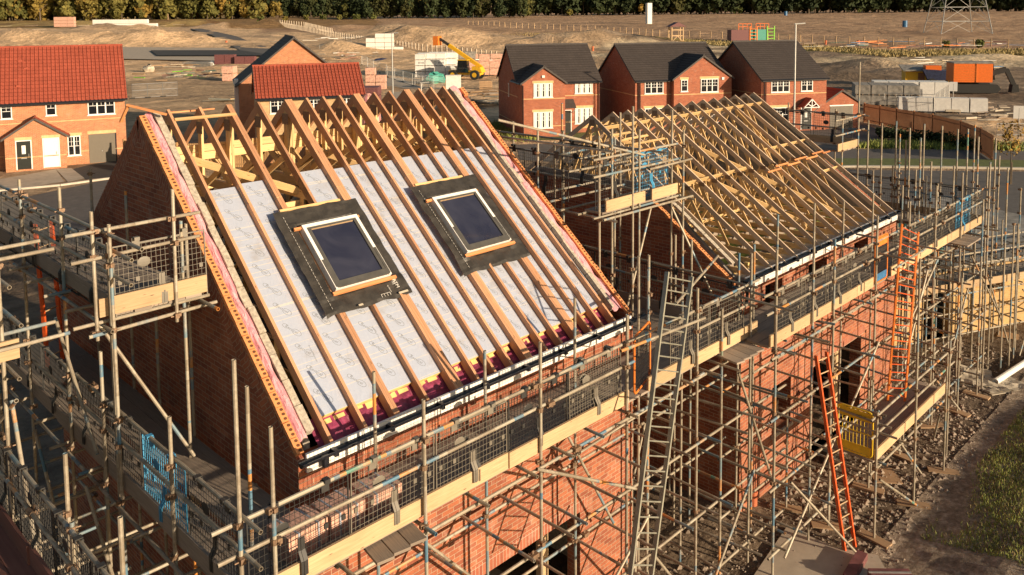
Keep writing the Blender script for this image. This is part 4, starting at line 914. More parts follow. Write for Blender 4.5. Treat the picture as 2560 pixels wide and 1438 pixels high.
def gcol(x, y):
    d, l = fl(x, y); u = l/max(d,1); n1 = fbm(x, y, 14); n2 = fbm(x+90, y, 3.2); n3 = fbm(x, y+300, 40)
    tan = V((.70,.50,.31)); dark = V((.19,.145,.105)); grey = V((.36,.275,.20)); pale = V((.80,.66,.45)); field = V((.36,.235,.15)); straw = V((.50,.37,.15)); fieldl = V((.52,.36,.23))
    right = max(0, min(1, (u-.02+n1*.25)/.12)) if d > 55 else 0
    if d < 40 and x > -8:
        c = dark.lerp(V((.19,.15,.115)), max(0,min(1,.5+n1+n2)))
        if x > 12 and y < -3.4: c = c.lerp(V((.26,.21,.16)), .6)
        return c*(1+.25*n2)
    c = tan.lerp(grey*.9, max(0, min(1, n1*1.6)))
    if d < 66: c = c.lerp(dark*1.3, .75)
    if 60 < d < 150 and u < -.1: c = c.lerp(V((.30,.22,.145)), .5)
    rr = dark.lerp(grey, max(0,min(1,.35+n1*2.2))); 
    pb = max(0, min(1, (n3+n1*.6-.02)*5)); rr = rr.lerp(pale, pb*.8) if 130 < d < 260 else rr
    if 85 < d: c = c.lerp(rr, right)
    # field behind the long fence
    fd = 305-115*max(0,min(1,(u+.05)/.5)) if u > -.07 else (330 if u > -.30 else 430)
    if d > fd: c = field.lerp(fieldl, max(0,min(1,.5+.8*fbm(x*.3, y, 12)+.3*n2)))
    if abs(d-fd-9) < 9+4*n1 and u > .05: c = straw.lerp(V((.12,.13,.04)), max(0,min(1,.5+n1*2)))
    if u < -.27 and d > 400: c = straw.lerp(V((.22,.13,.06)), max(0,min(1,.5+n1*2)))
    if -.34 < u < -.16 and d > 370: c = V((.30,.19,.09))
    if d > 1000: c = V((.26,.15,.08)).lerp(V((.34,.24,.12)), .5+n3)
    return c*(1+.22*n2)
def axis(lo, hi, d0, d1, st, g):
    P = []; k = d0
    while k <= d1: P.append(k); k += st
    s = st
    while P[-1] < hi: s *= g; P.append(P[-1]+s)
    s = st; Q = []; k = d0
    while k > lo: s *= g; k -= s; Q.append(k)
    return Q[::-1]+P
xs = axis(-260, 1700, -12, 110, 1.6, 1.022); ys = axis(-130, 1700, -14, 70, 1.6, 1.022)
verts = []; cols = []
for y in ys:
    for x in xs:
        z = height(x, y)
        verts.append((x,y,z)); c = gcol(x, y); cols += [max(0,c.x),max(0,c.y),max(0,c.z),1]
nx = len(xs); faces = [(j*nx+i, j*nx+i+1, (j+1)*nx+i+1, (j+1)*nx+i) for j in range(len(ys)-1) for i in range(nx-1)]
me = bpy.data.meshes.new('ground'); me.from_pydata(verts, [], faces); ca = me.color_attributes.new('Col', 'FLOAT_COLOR', 'POINT'); ca.data.foreach_set('color', cols)
me.polygons.foreach_set('use_smooth', [True]*len(faces))
n = N('bare_earth'); at_ = n.add('ShaderNodeAttribute', attribute_name='Col'); v = n.coord('Object')
f1 = n.noise(v, 1.1, 8, .7); f2 = n.noise(v, .16, 6, .65, .5); f3 = n.noise(n.coord('Object', (.05,.6,1)), 1, 5)
c = n.mix(.75, at_.outputs['Color'], n.ramp(f1, [(.3,(.45,.43,.42)),(.7,(1.45,1.42,1.38))]), 'MULTIPLY'); c = n.mix(.7, c, n.ramp(f2, [(.35,(.62,.6,.58)),(.62,(1.3,1.28,1.24))]), 'MULTIPLY')
c = n.mix(.35, c, n.ramp(f3, [(.35,(.6,.58,.56)),(.6,(1.25,1.22,1.2))]), 'MULTIPLY'); n.base(c); n.bump(n.math('ADD', f1, n.math('MULTIPLY', f2, 3.)), .9, .35); me.materials.append(n.set(.95, 0, .15))
go = bpy.data.objects.new('ground', me); COL.objects.link(go); go['kind'] = 'structure'

def sheet(name, pts, mat, lift=.012, kind='structure'):
    a = MB(); a.face([(p[0],p[1],(gz(p[0],p[1]) if len(p) < 3 or True else p[2])+lift) for p in pts]); o = a.build(name, M[mat]); o['kind'] = kind; return o
def kerb(name, pts, w=.15, h=.12):
    a = MB()
    for p, q in zip(pts, pts[1:]): a.beam((p[0],p[1],gz(p[0],p[1])+h/2),(q[0],q[1],gz(q[0],q[1])+h/2), w, h)
    o = a.build(name, M['kerb']); o['kind'] = 'structure'; return o
# right: access road, verge, footpath
sheet('road', [(51.163,15.057,-5.200),(59.660,4.497,-5.200),(44.578,-0.151,-5.200),(20,9.5,0),(24,14,0),(48.180,16.808,-5.200)], 'asph')
kerb('road_kerb', [(49.881,17.638,-5.200),(52.858,14.791,-5.200),(56.478,10.291,-5.200),(61.739,3.070,-5.200)], .3)
sheet('grass_verge', [(49.577,18.685,-5.200),(61.911,3.102,-5.200),(65.354,3.748,-5.200),(59.895,11.382,-5.200),(52.510,20.181,-5.200)], 'grassv', .09)
sheet('footpath', [(51.691,21.365,-5.200),(60.076,11.439,-5.200),(65.737,3.820,-5.200),(71.564,4.914,-5.200),(64.941,12.992,-5.200),(56.016,23.692,-5.200)], 'asph')
sheet('grass_strip', [(61.437,17.872,-5.200),(67.584,10.006,-5.200),(71.564,4.914,-5.200),(73.882,5.349,-5.200),(69.433,11.674,-5.200),(64.371,18.078,-5.200)], 'grassv', .07)
sheet('driveway', [(57.275,22.268,-5.200),(61.437,17.872,-5.200),(62.995,15.802,-5.200),(73.251,21.028,-5.200),(76.241,23.334,-5.200),(65.072,28.363,-5.200),(55.174,24.643,-5.200)], 'asph', .02)
sheet('garden_lawn', [(48.930,46.927,-5.200),(46.615,41.035,-5.200),(49.730,38.208,-5.200),(56.052,38.735,-5.200),(60.562,36.958,-5.200),(57.990,41.719,-5.200),(55.381,53.578,-5.200)], 'grassv', .02)
sheet('side_road', [(44.514,39.948,-5.200),(49.791,36.007,-5.200),(62.599,27.233,-5.200),(57.275,22.268,-5.200),(51.531,21.279,-5.200),(42.605,25.741,-5.200),(39.324,34.424,-5.200)], 'asph')
# left: street in front of the red-roofed house
sheet('street', [(6.600,46.539,-5.200),(14.818,49.711,-5.200),(19.058,49.599,-5.200),(15.038,37.341,-5.200),(4.022,34.984,-5.200)], 'asph', .012)
kerb('street_kerb', [(7.656,51.272,-5.200),(12.095,49.912,-5.200),(14.979,49.949,-5.200),(18.926,49.287,-5.200)], .25)
sheet('parking_bay', [(14.696,55.857,-5.200),(16.192,56.903,-5.200),(19.684,57.810,-5.200),(16.881,50.431,-5.200),(13.994,50.829,-5.200)], 'asphd', .02)
sheet('paved_path', [(13.897,56.746,-5.200),(14.825,56.438,-5.200),(14.090,51.353,-5.200),(12.868,50.840,-5.200)], 'conc', .026)
sheet('entrance_path', [(9.507,55.372,-5.200),(13.897,56.746,-5.200),(12.730,51.195,-5.200),(8.419,50.791,-5.200)], 'conc', .018)
# middle: haul road and yard slabs
a = MB(); 
def strip(name, L, Rr, mat, lift):
    a = MB()
    for k in range(len(L)-1):
        q = [L[k],Rr[k],Rr[k+1],L[k+1]]; a.face([(p[0],p[1],p[2]+lift) for p in q])
    o = a.build(name, M[mat]); o['kind'] = 'structure'
strip('haul_road', [(159.126,359.487,1.891),(138.059,291.868,-0.287),(117.545,238.055,-2.114),(105.484,206.857,-3.022),(97.465,182.999,-3.625),(97.022,166.927,-3.939)], [(162.433,354.575,1.853),(141.064,278.917,-0.531),(123.095,230.675,-2.156),(112.476,197.604,-3.064),(106.610,175.643,-3.591),(103.630,158.484,-3.972)], 'asph', .25)
strip('yard_road', [(100.092,145.221,-5.200),(81.374,111.753,-5.200),(68.140,90.374,-5.200),(58.395,73.898,-5.200)], [(106.031,149.908,-5.200),(86.902,110.916,-5.200),(71.798,83.788,-5.200),(60.226,62.602,-5.200)], 'conc', .05)
def pad(name, pts, mat, lift=.1):
    a = MB(); z = max(gz(p[0],p[1]) for p in pts)+lift; a.face([(p[0],p[1],z) for p in pts]); o = a.build(name, M[mat]); o['kind'] = 'structure'
strip('concrete_pad', [(86.212,255.856,-2.450),(69.073,202.599,-3.797)], [(106.891,219.161,-2.761),(87.377,164.231,-4.175)], 'conc', .35)
strip('new_tarmac', [(87.339,222.741,-3.066),(79.717,199.382,-3.656)], [(103.030,202.096,-3.158),(98.549,175.153,-3.754)], 'asphd', .6)
sheet('slab_edge', [(6.716,-1.930,-5.200),(10.545,-1.387,-5.200),(10.541,-2.386,-5.200),(10.899,-3.115,-5.200),(9.192,-4.483,-5.200)], 'conc', .06)

# ---------------------------------------------------------------- finished houses
def tiles(mb, p0, U, S, W, L, kind):
    p0, U, S = V(p0), V(U).normalized(), V(S).normalized(); Nn = U.cross(S).normalized()
    if Nn.z < 0: Nn = -Nn
    rows = max(2, int(round(L/.345))); h = L/rows
    for r in range(rows):
        t0, t1 = r*h, (r+1)*h
        if kind == 'flat':
            A, B, C_, D = p0+S*t0+Nn*.035, p0+U*W+S*t0+Nn*.035, p0+U*W+S*t1+Nn*.008, p0+S*t1+Nn*.008; o = .165*(r%2)
            mb.face([A,B,C_,D], [(o,t0*.345/h),(W+o,t0*.345/h),(W+o,t1*.345/h),(o,t1*.345/h)]); mb.face([p0+S*t0,p0+U*W+S*t0,B,A], [(0,0)]*4)
        else:
            n = int(W/.27); w = W/n
            for k in range(n):
                prof = [(0,.0),(.2,.004),(.5,.0),(.68,.045),(.84,.055),(1,.02)]
                for (a_, ha), (b_, hb) in zip(prof, prof[1:]):
                    q = [p0+U*(k+a_)*w+S*t0+Nn*(ha+.035), p0+U*(k+b_)*w+S*t0+Nn*(hb+.035), p0+U*(k+b_)*w+S*t1+Nn*(hb+.0), p0+U*(k+a_)*w+S*t1+Nn*(ha+.0)]
                    mb.face(q, [((k+a_)*w,t0+.01),((k+b_)*w,t0+.01),((k+b_)*w,t1-.01),((k+a_)*w,t1-.01)])
                    mb.face([q[0]-Nn*.03,q[1]-Nn*.03,q[1],q[0]], [(0,0)]*4)
def winx(e, x, z, w, h, y, cols, lintel='buffsold', curtain=False, bars=True, sill=True):
    f = MB(); t = .07
    f.box((x,y-.05,z),(x+w,y+.05,z+t)); f.box((x,y-.05,z+h-t),(x+w,y+.05,z+h)); f.box((x,y-.05,z+t),(x+t,y+.05,z+h-t)); f.box((x+w-t,y-.05,z+t),(x+w,y+.05,z+h-t))
    cw = (w-2*t)/cols
    for k in range(cols):
        xa = x+t+k*cw
        if k: f.box((xa-.045,y-.045,z+t),(xa+.045,y+.05,z+h-t))
        if bars: f.box((xa+cw/2-.012,y-.034,z+h*.48),(xa+cw/2+.012,y+.02,z+h-t)); f.box((xa+.03,y-.036,z+h*.47),(xa+cw-.03,y+.02,z+h*.47+.035)); f.box((xa+.03,y-.033,z+h*.70),(xa+cw-.03,y+.02,z+h*.70+.022))
    fr = f.build('window', M['white'], e)
    p = MB(); p.box((x+t,y-.014,z+t),(x+w-t,y-.006,z+h-t)); p.build('pane', M['gl'], fr)
    if curtain:
        c = MB()
        for k in range(cols):
            xa = x+t+k*cw; n_ = 7
            for (g0, g1) in ((.03,.46),(.70,.97)):
                for j in range(n_):
                    s0 = xa+cw*(g0+(g1-g0)*j/n_); s1_ = xa+cw*(g0+(g1-g0)*(j+1)/n_); d = .004 if j % 2 else 0
                    c.face([(s0,y-.018-d,z+t),(s1_,y-.022+d,z+t),(s1_,y-.022+d,z+h-t),(s0,y-.018-d,z+h-t)])
        c.build('curtain', M['curtain'], fr)
    if sill: s = MB(); s.box((x-.06,y-.07,z-.06),(x+w+.06,y-.004,z-.001)); s.build('sill', M['white'], fr)
    if lintel: l = MB(); l.box((x-.1,y-.012,z+h+.002),(x+w+.1,y+.02,z+h+.225)); l.build('lintel', M[lintel], e)
def body(e, x0, x1, y0, y1, He, Hr, wm, rm, kind='flat', name='wall', ov=.14, band=None, gablefront=False, yend=None, over=.25):
    """gable roof box; ridge along x unless gablefront (ridge along y)"""
    a = MB()
    if not gablefront:
        ym = (y0+y1)/2; P = [(y0,0),(y1,0),(y1,He),(ym,Hr),(y0,He)]
        for x, rv in ((x0,1),(x1,0)):
            q = [(x,y,z) for y,z in P]; uv = [(y,z) for y,z in P]; a.face(q[::-1] if rv else q, uv[::-1] if rv else uv)
        a.face([(x0,y0,0),(x1,y0,0),(x1,y0,He),(x0,y0,He)]); a.face([(x1,y1,0),(x0,y1,0),(x0,y1,He),(x1,y1,He)])
    else:
        xm = (x0+x1)/2; P = [(x0,0),(x1,0),(x1,He),(xm,Hr),(x0,He)]
        a.face([(x,y0,z) for x,z in P]); a.face([(x0,y1,0),(x0,y0,0),(x0,y0,He),(x0,y1,He)]); a.face([(x1,y0,0),(x1,y1,0),(x1,y1,He),(x1,y0,He)])
        if yend is None: a.face([(x,y1,z) for x,z in P][::-1])
    w = a.build(name, M[wm], e)
    r = MB(); t = MB(); th = .09
    if not gablefront:
        ym = (y0+y1)/2; k = (Hr-He)/(ym-y0)
        for sg in (1,-1):
            ye = y0-over if sg == 1 else y1+over; ze = He-over*k
            S_ = V((0,ym-ye,Hr-ze)); L = S_.length; tiles(r, (x0-ov,ye,ze+.06), (1,0,0), S_, x1-x0+2*ov, L, kind)
            for x in (x0-ov, x1+ov): t.prism([(x-.02,ye,ze-.10),(x-.02,ym,Hr-.10),(x-.02,ym,Hr+.08),(x-.02,ye,ze+.08)], (.04,0,0))
        rd = MB(); rd.tube((x0-ov-.02,ym,Hr+.05),(x1+ov+.02,ym,Hr+.05),.10,8)
        g = MB(); g.tube((x0-ov,y0-over-.04,He-over*k+.03),(x1+ov,y0-over-.04,He-over*k+.03),.06,6); g.box((x0,y0-over,He-over*k-.12),(x1,y0-.002,He-over*k-.02))
    else:
        xm = (x0+x1)/2; k = (Hr-He)/(xm-x0); ye = y1 if yend is None else yend
        for sg in (1,-1):
            xe = x0-over if sg == 1 else x1+over; ze = He-over*k; S_ = V((xm-xe,0,Hr-ze)); L = S_.length
            if sg == 1: tiles(r, (xe,ye,ze+.06), (0,-1,0), S_, ye-y0+ov, L, kind)
            else: tiles(r, (xe,y0-ov,ze+.06), (0,1,0), S_, ye-y0+ov, L, kind)
            t.prism([(xe,y0-ov-.02,ze-.08),(xm,y0-ov-.02,Hr-.08),(xm,y0-ov-.02,Hr+.09),(xe,y0-ov-.02,ze+.09)], (0,.04,0))
        rd = MB(); rd.tube((xm,y0-ov-.02,Hr+.05),(xm,ye,Hr+.05),.10,8)
        g = MB(); g.tube((x0-over-.03,y0,He-over*k+.02),(x0-over-.03,ye,He-over*k+.02),.06,6); g.tube((x1+over+.03,y0,He-over*k+.02),(x1+over+.03,ye,He-over*k+.02),.06,6)
    ro = r.build('roof', M[rm], e); rd.build('ridge_tiles', M['tred' if rm == 'tred' else 'ridged'], ro); t.build('verge_trim', M['tred' if rm == 'tredx' else 'ridged'], ro); g.build('gutter', M['black'], e)
    if band:
        for z in band:
            b = MB(); b.box((x0-.006,y0-.012,z),(x1+.006,y0+.02,z+.075))
            if not gablefront: b.box((x0-.012,y0+.02,z),(x0+.02,y1,z+.075))
            b.build('string_course', M['buff'], e)
    return w
def pipe(e, x, y, h): a = MB(); a.tube((x,y,0),(x,y,h),.045,6); a.build('downpipe', M['black'], e)
def door(e, x, z0, w, h, y, mat, glass=False):
    a = MB(); a.box((x-.07,y-.03,z0),(x,y+.03,z0+h+.07)); a.box((x+w,y-.03,z0),(x+w+.07,y+.03,z0+h+.07)); a.box((x,y-.03,z0+h),(x+w,y+.03,z0+h+.07)); f = a.build('door_frame', M['white'], e)
    a = MB(); a.box((x+.01,y-.012,z0+.02),(x+w-.01,y+.02,z0+h-.01)); d = a.build('door', M[mat], e)
    a = MB(); a.tube((x+w-.14,y-.04,z0+h*.45),(x+w-.14,y-.04,z0+h*.55),.02,6); a.build('handle', M['steel'], d)
    if glass: a = MB(); a.box((x+w*.36,y-.018,z0+h*.55),(x+w*.64,y-.013,z0+h*.85)); a.build('door_glass', M['curtain'], d); a = MB(); a.box((x+w*.3,y-.02,z0+h*.38),(x+w*.7,y-.013,z0+h*.41)); a.build('letter_plate', M['steel'], d)
GRP = 'finished brick houses behind the site'
# first detached house
e = thing('detached_house', 'red brick house with white curtains, left of the three with grey roofs', 'house', (47.7,42.25,G0), R(-32.5), GRP)
body(e, 0, 7.85, 1.9, 10.3, 4.9, 8.05, 'brickd', 'tgrey', band=(1.0,3.45)); body(e, 0.01, 3.95, 0, 3.4, 4.92, 6.3, 'brickd', 'tgrey', gablefront=True, yend=4.0, band=(.95,3.43), over=.2)
winx(e, 1.03, 3.58, 1.75, 1.27, 0, 3, curtain=True); winx(e, 1.0, .82, 1.77, 1.46, 0, 3, curtain=True); winx(e, 5.45, 3.65, 1.7, 1.2, 1.9, 3, None, curtain=True); winx(e, 5.45, .84, 1.7, 1.46, 1.9, 3, curtain=True)
door(e, 4.15, 0, .9, 2.1, 1.9, 'doorb'); pipe(e, .05, -.09, 4.7); pipe(e, 7.75, 1.8, 4.7)
a = MB(); a.prism([(4.0,.95,2.4),(5.3,.95,2.4),(5.3,1.9,3.1),(4.0,1.9,3.1)], (0,0,.07)); a.build('porch_canopy', M['tgrey'], e)
a = MB(); a.box((4.05,.95,2.34),(4.11,1.9,2.4)); a.beam((4.08,1.0,2.34),(4.08,1.88,1.9),.06,.06); a.beam((5.22,1.0,2.34),(5.22,1.88,1.9),.06,.06); a.build('porch_bracket', M['white'], e)
a = MB(); a.box((1.8,-.10,5.35),(2.05,0,5.55)); a.build('alarm_box', M['white'], e)
a = MB(); a.box((-.03,5.4,3.2),(.03,5.75,4.5)); w_ = a.build('window', M['white'], e); a = MB(); a.box((-.04,5.47,3.3),(-.031,5.68,4.4)); a.build('pane', M['gl'], w_)
# second
e = thing('detached_house', 'red brick house with broad front gable, middle of the three with grey roofs', 'house', (56.75,36.6,G0), R(-30.5), GRP)
body(e, 0, 9.45, 0, 9.6, 4.95, 8.02, 'brickd', 'tgrey', band=(3.45,)); body(e, 3.6, 9.5, -.55, 4, 4.97, 7.0, 'brickd', 'tgrey', gablefront=True, yend=3.2, band=(3.44,), over=.2)
winx(e, .93, 3.6, 1.85, 1.2, 0, 3, None); winx(e, .93, .8, 1.85, 1.45, 0, 3); winx(e, 4.3, 3.75, .68, 1.1, -.55, 1); winx(e, 6.3, 3.62, 1.8, 1.25, -.55, 3); winx(e, 6.3, .8, 1.8, 1.4, -.55, 3); pipe(e, .3, -.09, 4.7); pipe(e, .45, -.09, 4.7)
door(e, 4.4, 0, .95, 2.1, -.55, 'doorb'); a = MB(); a.box((8.45,-.63,4.75),(8.68,-.55,4.98)); a.build('alarm_box', M['white'], e)
# third with garage
e = thing('detached_house', 'red brick house without front gable, right of the three with grey roofs', 'house', (64.6,28.2,G0), R(-32.0), GRP)
body(e, 0, 6.65, 0, 10.6, 4.95, 8.15, 'brickd', 'tgrey', band=(3.45,)); winx(e, .95, 3.66, 1.85, 1.2, 0, 3, None); winx(e, 4.0, 3.68, 1.2, 1.18, 0, 2, None); winx(e, .9, .95, 1.9, 1.3, 0, 3); pipe(e, .2, -.09, 4.7); pipe(e, .38, -.09, 4.7)
door(e, 4.1, .1, .95, 2.05, 0, 'doorb', True)
a = MB()
for sg in (1,-1):
    a.prism([(4.55,-.95,3.05),(4.55+sg*.85,-.95,2.25),(4.55+sg*.85,0,2.25),(4.55,0,3.05)], (0,0,.08))
a.build('porch_roof', M['tred'], e)
a = MB(); c_ = (4.55,-.97)
for p, q in (((3.75,2.25),(4.55,3.02)),((5.35,2.25),(4.55,3.02)),((3.75,2.27),(5.35,2.27)),((4.55,2.27),(4.55,3.0)),((4.55,2.35),(4.1,2.62)),((4.55,2.35),(5.0,2.62))): a.beam((p[0],-.98,p[1]),(q[0],-.98,q[1]),.05,.07)
for x in (3.8,5.3): a.beam((x,-.95,2.25),(x,0,2.25),.06,.06); a.beam((x,-.9,2.2),(x,-.05,1.7),.06,.06)
a.build('porch_frame', M['white'], e)
a = MB(); a.box((2.6,10,8),(2.62,10.02,8.02)); 
e = thing('garage', 'small red brick garage with dark door and red tiled roof beside the right grey-roofed house', 'garage', (64.6,28.2,G0), R(-32.0)); e.location = V((64.6,28.2,G0))+Matrix.Rotation(R(-32.0),4,'Z') @ V((6.75,.35,0))
body(e, 0, 3.55, 0, 6.2, 2.55, 3.62, 'brickd', 'tred', gablefront=True, over=.15)
a = MB(); a.box((.55,-.02,0),(3.0,.03,2.15)); 
for k in range(20): a.box((.58+k*.12,-.035,.05),(.62+k*.12,-.02,2.1))
a.build('garage_door', M['garage'], e); a = MB(); a.box((.5,-.03,2.15),(3.05,.02,2.25)); a.build('door_frame', M['white'], e)
# red-roofed house on the left
e = thing('detached_house', 'wide orange brick house with red pantile roof and brown garage door', 'house', (11.2,59.29,G0), R(-17.4))
body(e, -9, 8.15, 0, 7.4, 5.05, 8.75, 'brick2', 'tred', 'pan', band=(3.3,.95), ov=.18, over=.3)
winx(e, .0, 3.72, .7, 1.12, 0, 1, None); winx(e, 2.84, 3.8, .68, 1.12, 0, 1, None); winx(e, 5.6, 3.67, 1.85, 1.42, 0, 3, None); winx(e, 4.15, .7, .86, 1.48, 0, 2); winx(e, -4.5, 3.75, 1.8, 1.3, 0, 3, None)
a = MB(); a.box((5.56,-.02,.02),(7.35,-.004,2.2)); 
for k in range(22): a.box((5.58+k*.081,-.035,.05),(5.62+k*.081,-.02,2.18))
g_ = a.build('garage_door', M['garage'], e); a = MB(); a.ell((6.45,-.04,.9),(.04,.03,.05),6,4); a.build('handle', M['steel'], g_); a = MB(); a.box((5.5,-.014,2.22),(7.45,.02,2.45)); a.build('lintel', M['buffsold'], e)
a = MB(); a.box((7.36,-.012,.0),(7.46,.05,2.22)); a.build('door_reveal', M['black'], e)
body(e, .2, 4.05, -1.2, 0, 2.45, 3.75, 'brick2', 'tred', gablefront=True, over=.22, band=(.95,)); door(e, .92, .12, .88, 2.05, -1.2, 'doorb', True); door(e, 2.62, .12, .95, 2.1, -1.2, 'curtain')
a = MB(); a.box((.82,-1.214,2.26),(1.9,-1.19,2.46)); a.box((2.5,-1.214,2.3),(3.7,-1.19,2.5)); a.build('lintel', M['buffsold'], e)
for (x, t_) in ((-1.1,3.7),(-3.4,4.5),(1.5,3.4),(1.1,4.2),(-2.2,2.1),(1.0,1.6)):
    a = MB(); k = (8.75-5.05)/3.7; y = -.3+t_*.68; z = 5.05+k*y+.12; a.box((x,y,z),(x+.3,y+.25,z+.12)); a.build('roof_vent', M['tred'], e)
# cream house with red roof
e = thing('detached_house', 'cream brick house with a red pantile roof behind the bare rafters', 'house', (25.1,47.7,G0), R(-25.6))
body(e, 0, 7.85, 0, 5.6, 5.05, 7.12, 'cream', 'tred', 'pan', ov=.15, over=.3); winx(e, .9, 3.72, 1.15, 1.2, 0, 2, None); winx(e, 3.5, 3.8, 1.15, 1.15, 0, 2, None); winx(e, 6.0, 3.85, 1.1, 1.1, 0, 2, None); pipe(e, .12, -.08, 4.9)
a = MB(); a.box((-.03,1.2,2.6),(.03,1.7,4.2)); w_ = a.build('window', M['white'], e); a = MB(); a.box((-.04,1.27,2.7),(-.031,1.63,4.1)); a.build('pane', M['gl'], w_)
b2 = V((25.1,47.7,G0))+Matrix.Rotation(R(-25.6),4,'Z') @ V((-1.0,9.5,0))
e = thing('detached_house', 'orange brick house end-on with a slate grey gable roof, rising behind the cream house', 'house', b2, R(-25.6))
body(e, 0, 9.2, 0, 9, 5.35, 9.15, 'brick2', 'tgrey', gablefront=True, over=.3, ov=.25); a = MB(); a.box((-.35,2.0,1.5),(-.02,2.9,5.6)); a.build('white_panel', M['white'], e)
# pale brick walls of the next plot
e = thing('unfinished_house', 'single-storey shell of pale yellow brick walls inside the scaffolding at the right', 'house', (c0.x,c0.y,G0))
a = MB(); wall(a, (c0-cd*2.2)+V((0,0,G0)), cd, 13, 2.2, [(3.0,4.2,.0,1.7),(5.6,6.6,1.2,1.9),(9.0,10.0,.9,1.9)], .3); wb(a, 'front_wall', M['creamy'], e)
a = MB(); wall(a, (c0-cd*2.2+cn*8)+V((0,0,G0)), -cn, 8, 2.2, [], .3); wb(a, 'side_wall', M['cream'], e)
a = MB(); a.prism([p+V((0,0,-2.99)) for p in (c0-cd*2.1+cn*.05,c0+cd*10.7+cn*.05,c0+cd*10.7+cn*8,c0-cd*2.1+cn*8)], (0,0,.12)); wb(a, 'floor_slab', M['packg'], e)
o = MB(); q = c0+cn*1.2+V((0,0,-2.5)); o.prism([q-cd*.5+V((0,0,-.3)), q+cd*3+V((0,0,-.3)), q+cd*3+cn*.1+V((0,0,.5)), q-cd*.5+cn*.1+V((0,0,.3))], cn*1.8); o = o.build('tarpaulin', M['net']); tag(o, 'dark green tarpaulin draped on the slab of the pale brick house', 'tarpaulin')
# ---------------------------------------------------------------- rubble, grass and mud close by
r2 = random.Random(5); a = MB()
def stone(mb, x, y, z, s):
    P = []
    for k in range(6):
        v = [(1,0,0),(-1,0,0),(0,1,0),(0,-1,0),(0,0,.8),(0,0,-.6)][k]; P.append(V((x+v[0]*s*r2.uniform(.6,1.2), y+v[1]*s*r2.uniform(.6,1.2), z+v[2]*s*r2.uniform(.5,1.1))))
    for f in ((0,2,4),(2,1,4),(1,3,4),(3,0,4),(2,0,5),(1,2,5),(3,1,5),(0,3,5)): mb.face([P[k] for k in f])
for k in range(6500):
    x = r2.uniform(7.2, 24); y = r2.uniform(-5.6, 1.2 if x < 10.2 else -.6)
    if r2.random() < .4: x = r2.uniform(8, 19); y = r2.uniform(-4.2,-.8)
    stone(a, x, y, G0+.01, r2.choice((.012,.015,.02,.02,.025,.03,.045,.08)))
for k in range(800): stone(a, r2.uniform(-4,0), r2.uniform(-2,9), G0+.01, r2.uniform(.02,.06))
o = a.build('rubble', M['stone']); o['kind'] = 'stuff'
# uneven mud heap sheet right of the low platform, with grass on it
def mh(x, y):
    q = max(0, min(1, (-3.35-y)/1.8)); return G0+.02+q*(.35+.25*fbm(x, y, 2.2))*max(0,min(1,(x-9.6)/2))*max(0,min(1,(26-x)/3))+.05*fbm(x, y, .5)
a = MB(); st = .16
for i in range(int(16/st)):
    for j in range(int(5.5/st)):
        x = 9.5+i*st; y = -8.4+j*st; a.face([(x,y,mh(x,y)),(x+st,y,mh(x+st,y)),(x+st,y+st,mh(x+st,y+st)),(x,y+st,mh(x,y+st))])
nm_ = N('mud_and_gravel'); v = nm_.coord('Object'); f1 = nm_.noise(v, 7, 8, .75); f2 = nm_.noise(v, .9, 5)
nm_.base(nm_.mix(.6, nm_.ramp(f1, [(.3,(.15,.115,.085)),(.5,(.33,.265,.20)),(.66,(.58,.49,.39))]), nm_.ramp(f2, [(.35,(.6,.58,.55)),(.65,(1.3,1.25,1.2))]), 'MULTIPLY')); nm_.bump(f1, .9, .08); M['mud'] = nm_.set(.95,0,.15)
o = a.build('mud_bank', M['mud'], smooth=True); o['kind'] = 'structure'
a = MB(); b = MB()
def blade(mb, x, y, z, h, w, rg):
    t = rg.uniform(0,6.28); dx, dy = math.cos(t)*w, math.sin(t)*w; l = rg.uniform(.2,.7)*h; q = rg.uniform(0,6.28)
    mb.face([(x-dx,y-dy,z-.01),(x+dx,y+dy,z-.01),(x+math.cos(q)*l,y+math.sin(q)*l,z+h)])
k = 0
while k < 42000:
    x = r2.uniform(10.4,20.5); y = r2.uniform(-8,-3.5)
    d = fbm(x, y, 2.6, 2)*1.6+(-3.95-y)*.55+(.25 if x > 12 else -.7)
    if d < r2.uniform(0,.35): k += .2; continue
    blade(a if r2.random() < .8 else b, x, y, mh(x,y), r2.uniform(.03,.11), r2.uniform(.006,.014), r2); k += 1
o = a.build('grass', M['blade']); o['kind'] = 'stuff'; o = b.build('dry_grass', M['straw']); o['kind'] = 'stuff'
# verge weeds along the footpath and dry grass by the far fence
a = MB(); b = MB()
P0, P1 = V((53.068,51.194,-5.200)), V((46.959,41.367,-5.200))
for k in range(3500):
    f = r2.random(); p = V((62.459,18.290,-5.200)).lerp(V((69.645,8.283,-5.200)), f)+V((r2.uniform(-1.5,2.5),r2.uniform(-.5,.5),0)); blade(a, p.x, p.y, G0+.03, r2.uniform(.15,.5), .05, r2)
for k in range(1500):
    f = r2.random(); p = P0.lerp(P1, f)+V((r2.uniform(-1.5,1),r2.uniform(-1.5,1.5),0)); blade(a, p.x, p.y, G0+.03, r2.uniform(.1,.5), .05, r2)
for k in range(9000):
    u = r2.uniform(-.04,.68); d = 305-115*max(0,min(1,(u+.05)/.5))+r2.uniform(0,18); p = at(d,u); blade(b, p.x, p.y, gz(p.x,p.y)+.0, r2.uniform(.3,.9), .2, r2)
o = a.build('weeds', M['blade']); o['kind'] = 'stuff'; o = b.build('dry_grass', M['straw']); o['kind'] = 'stuff'

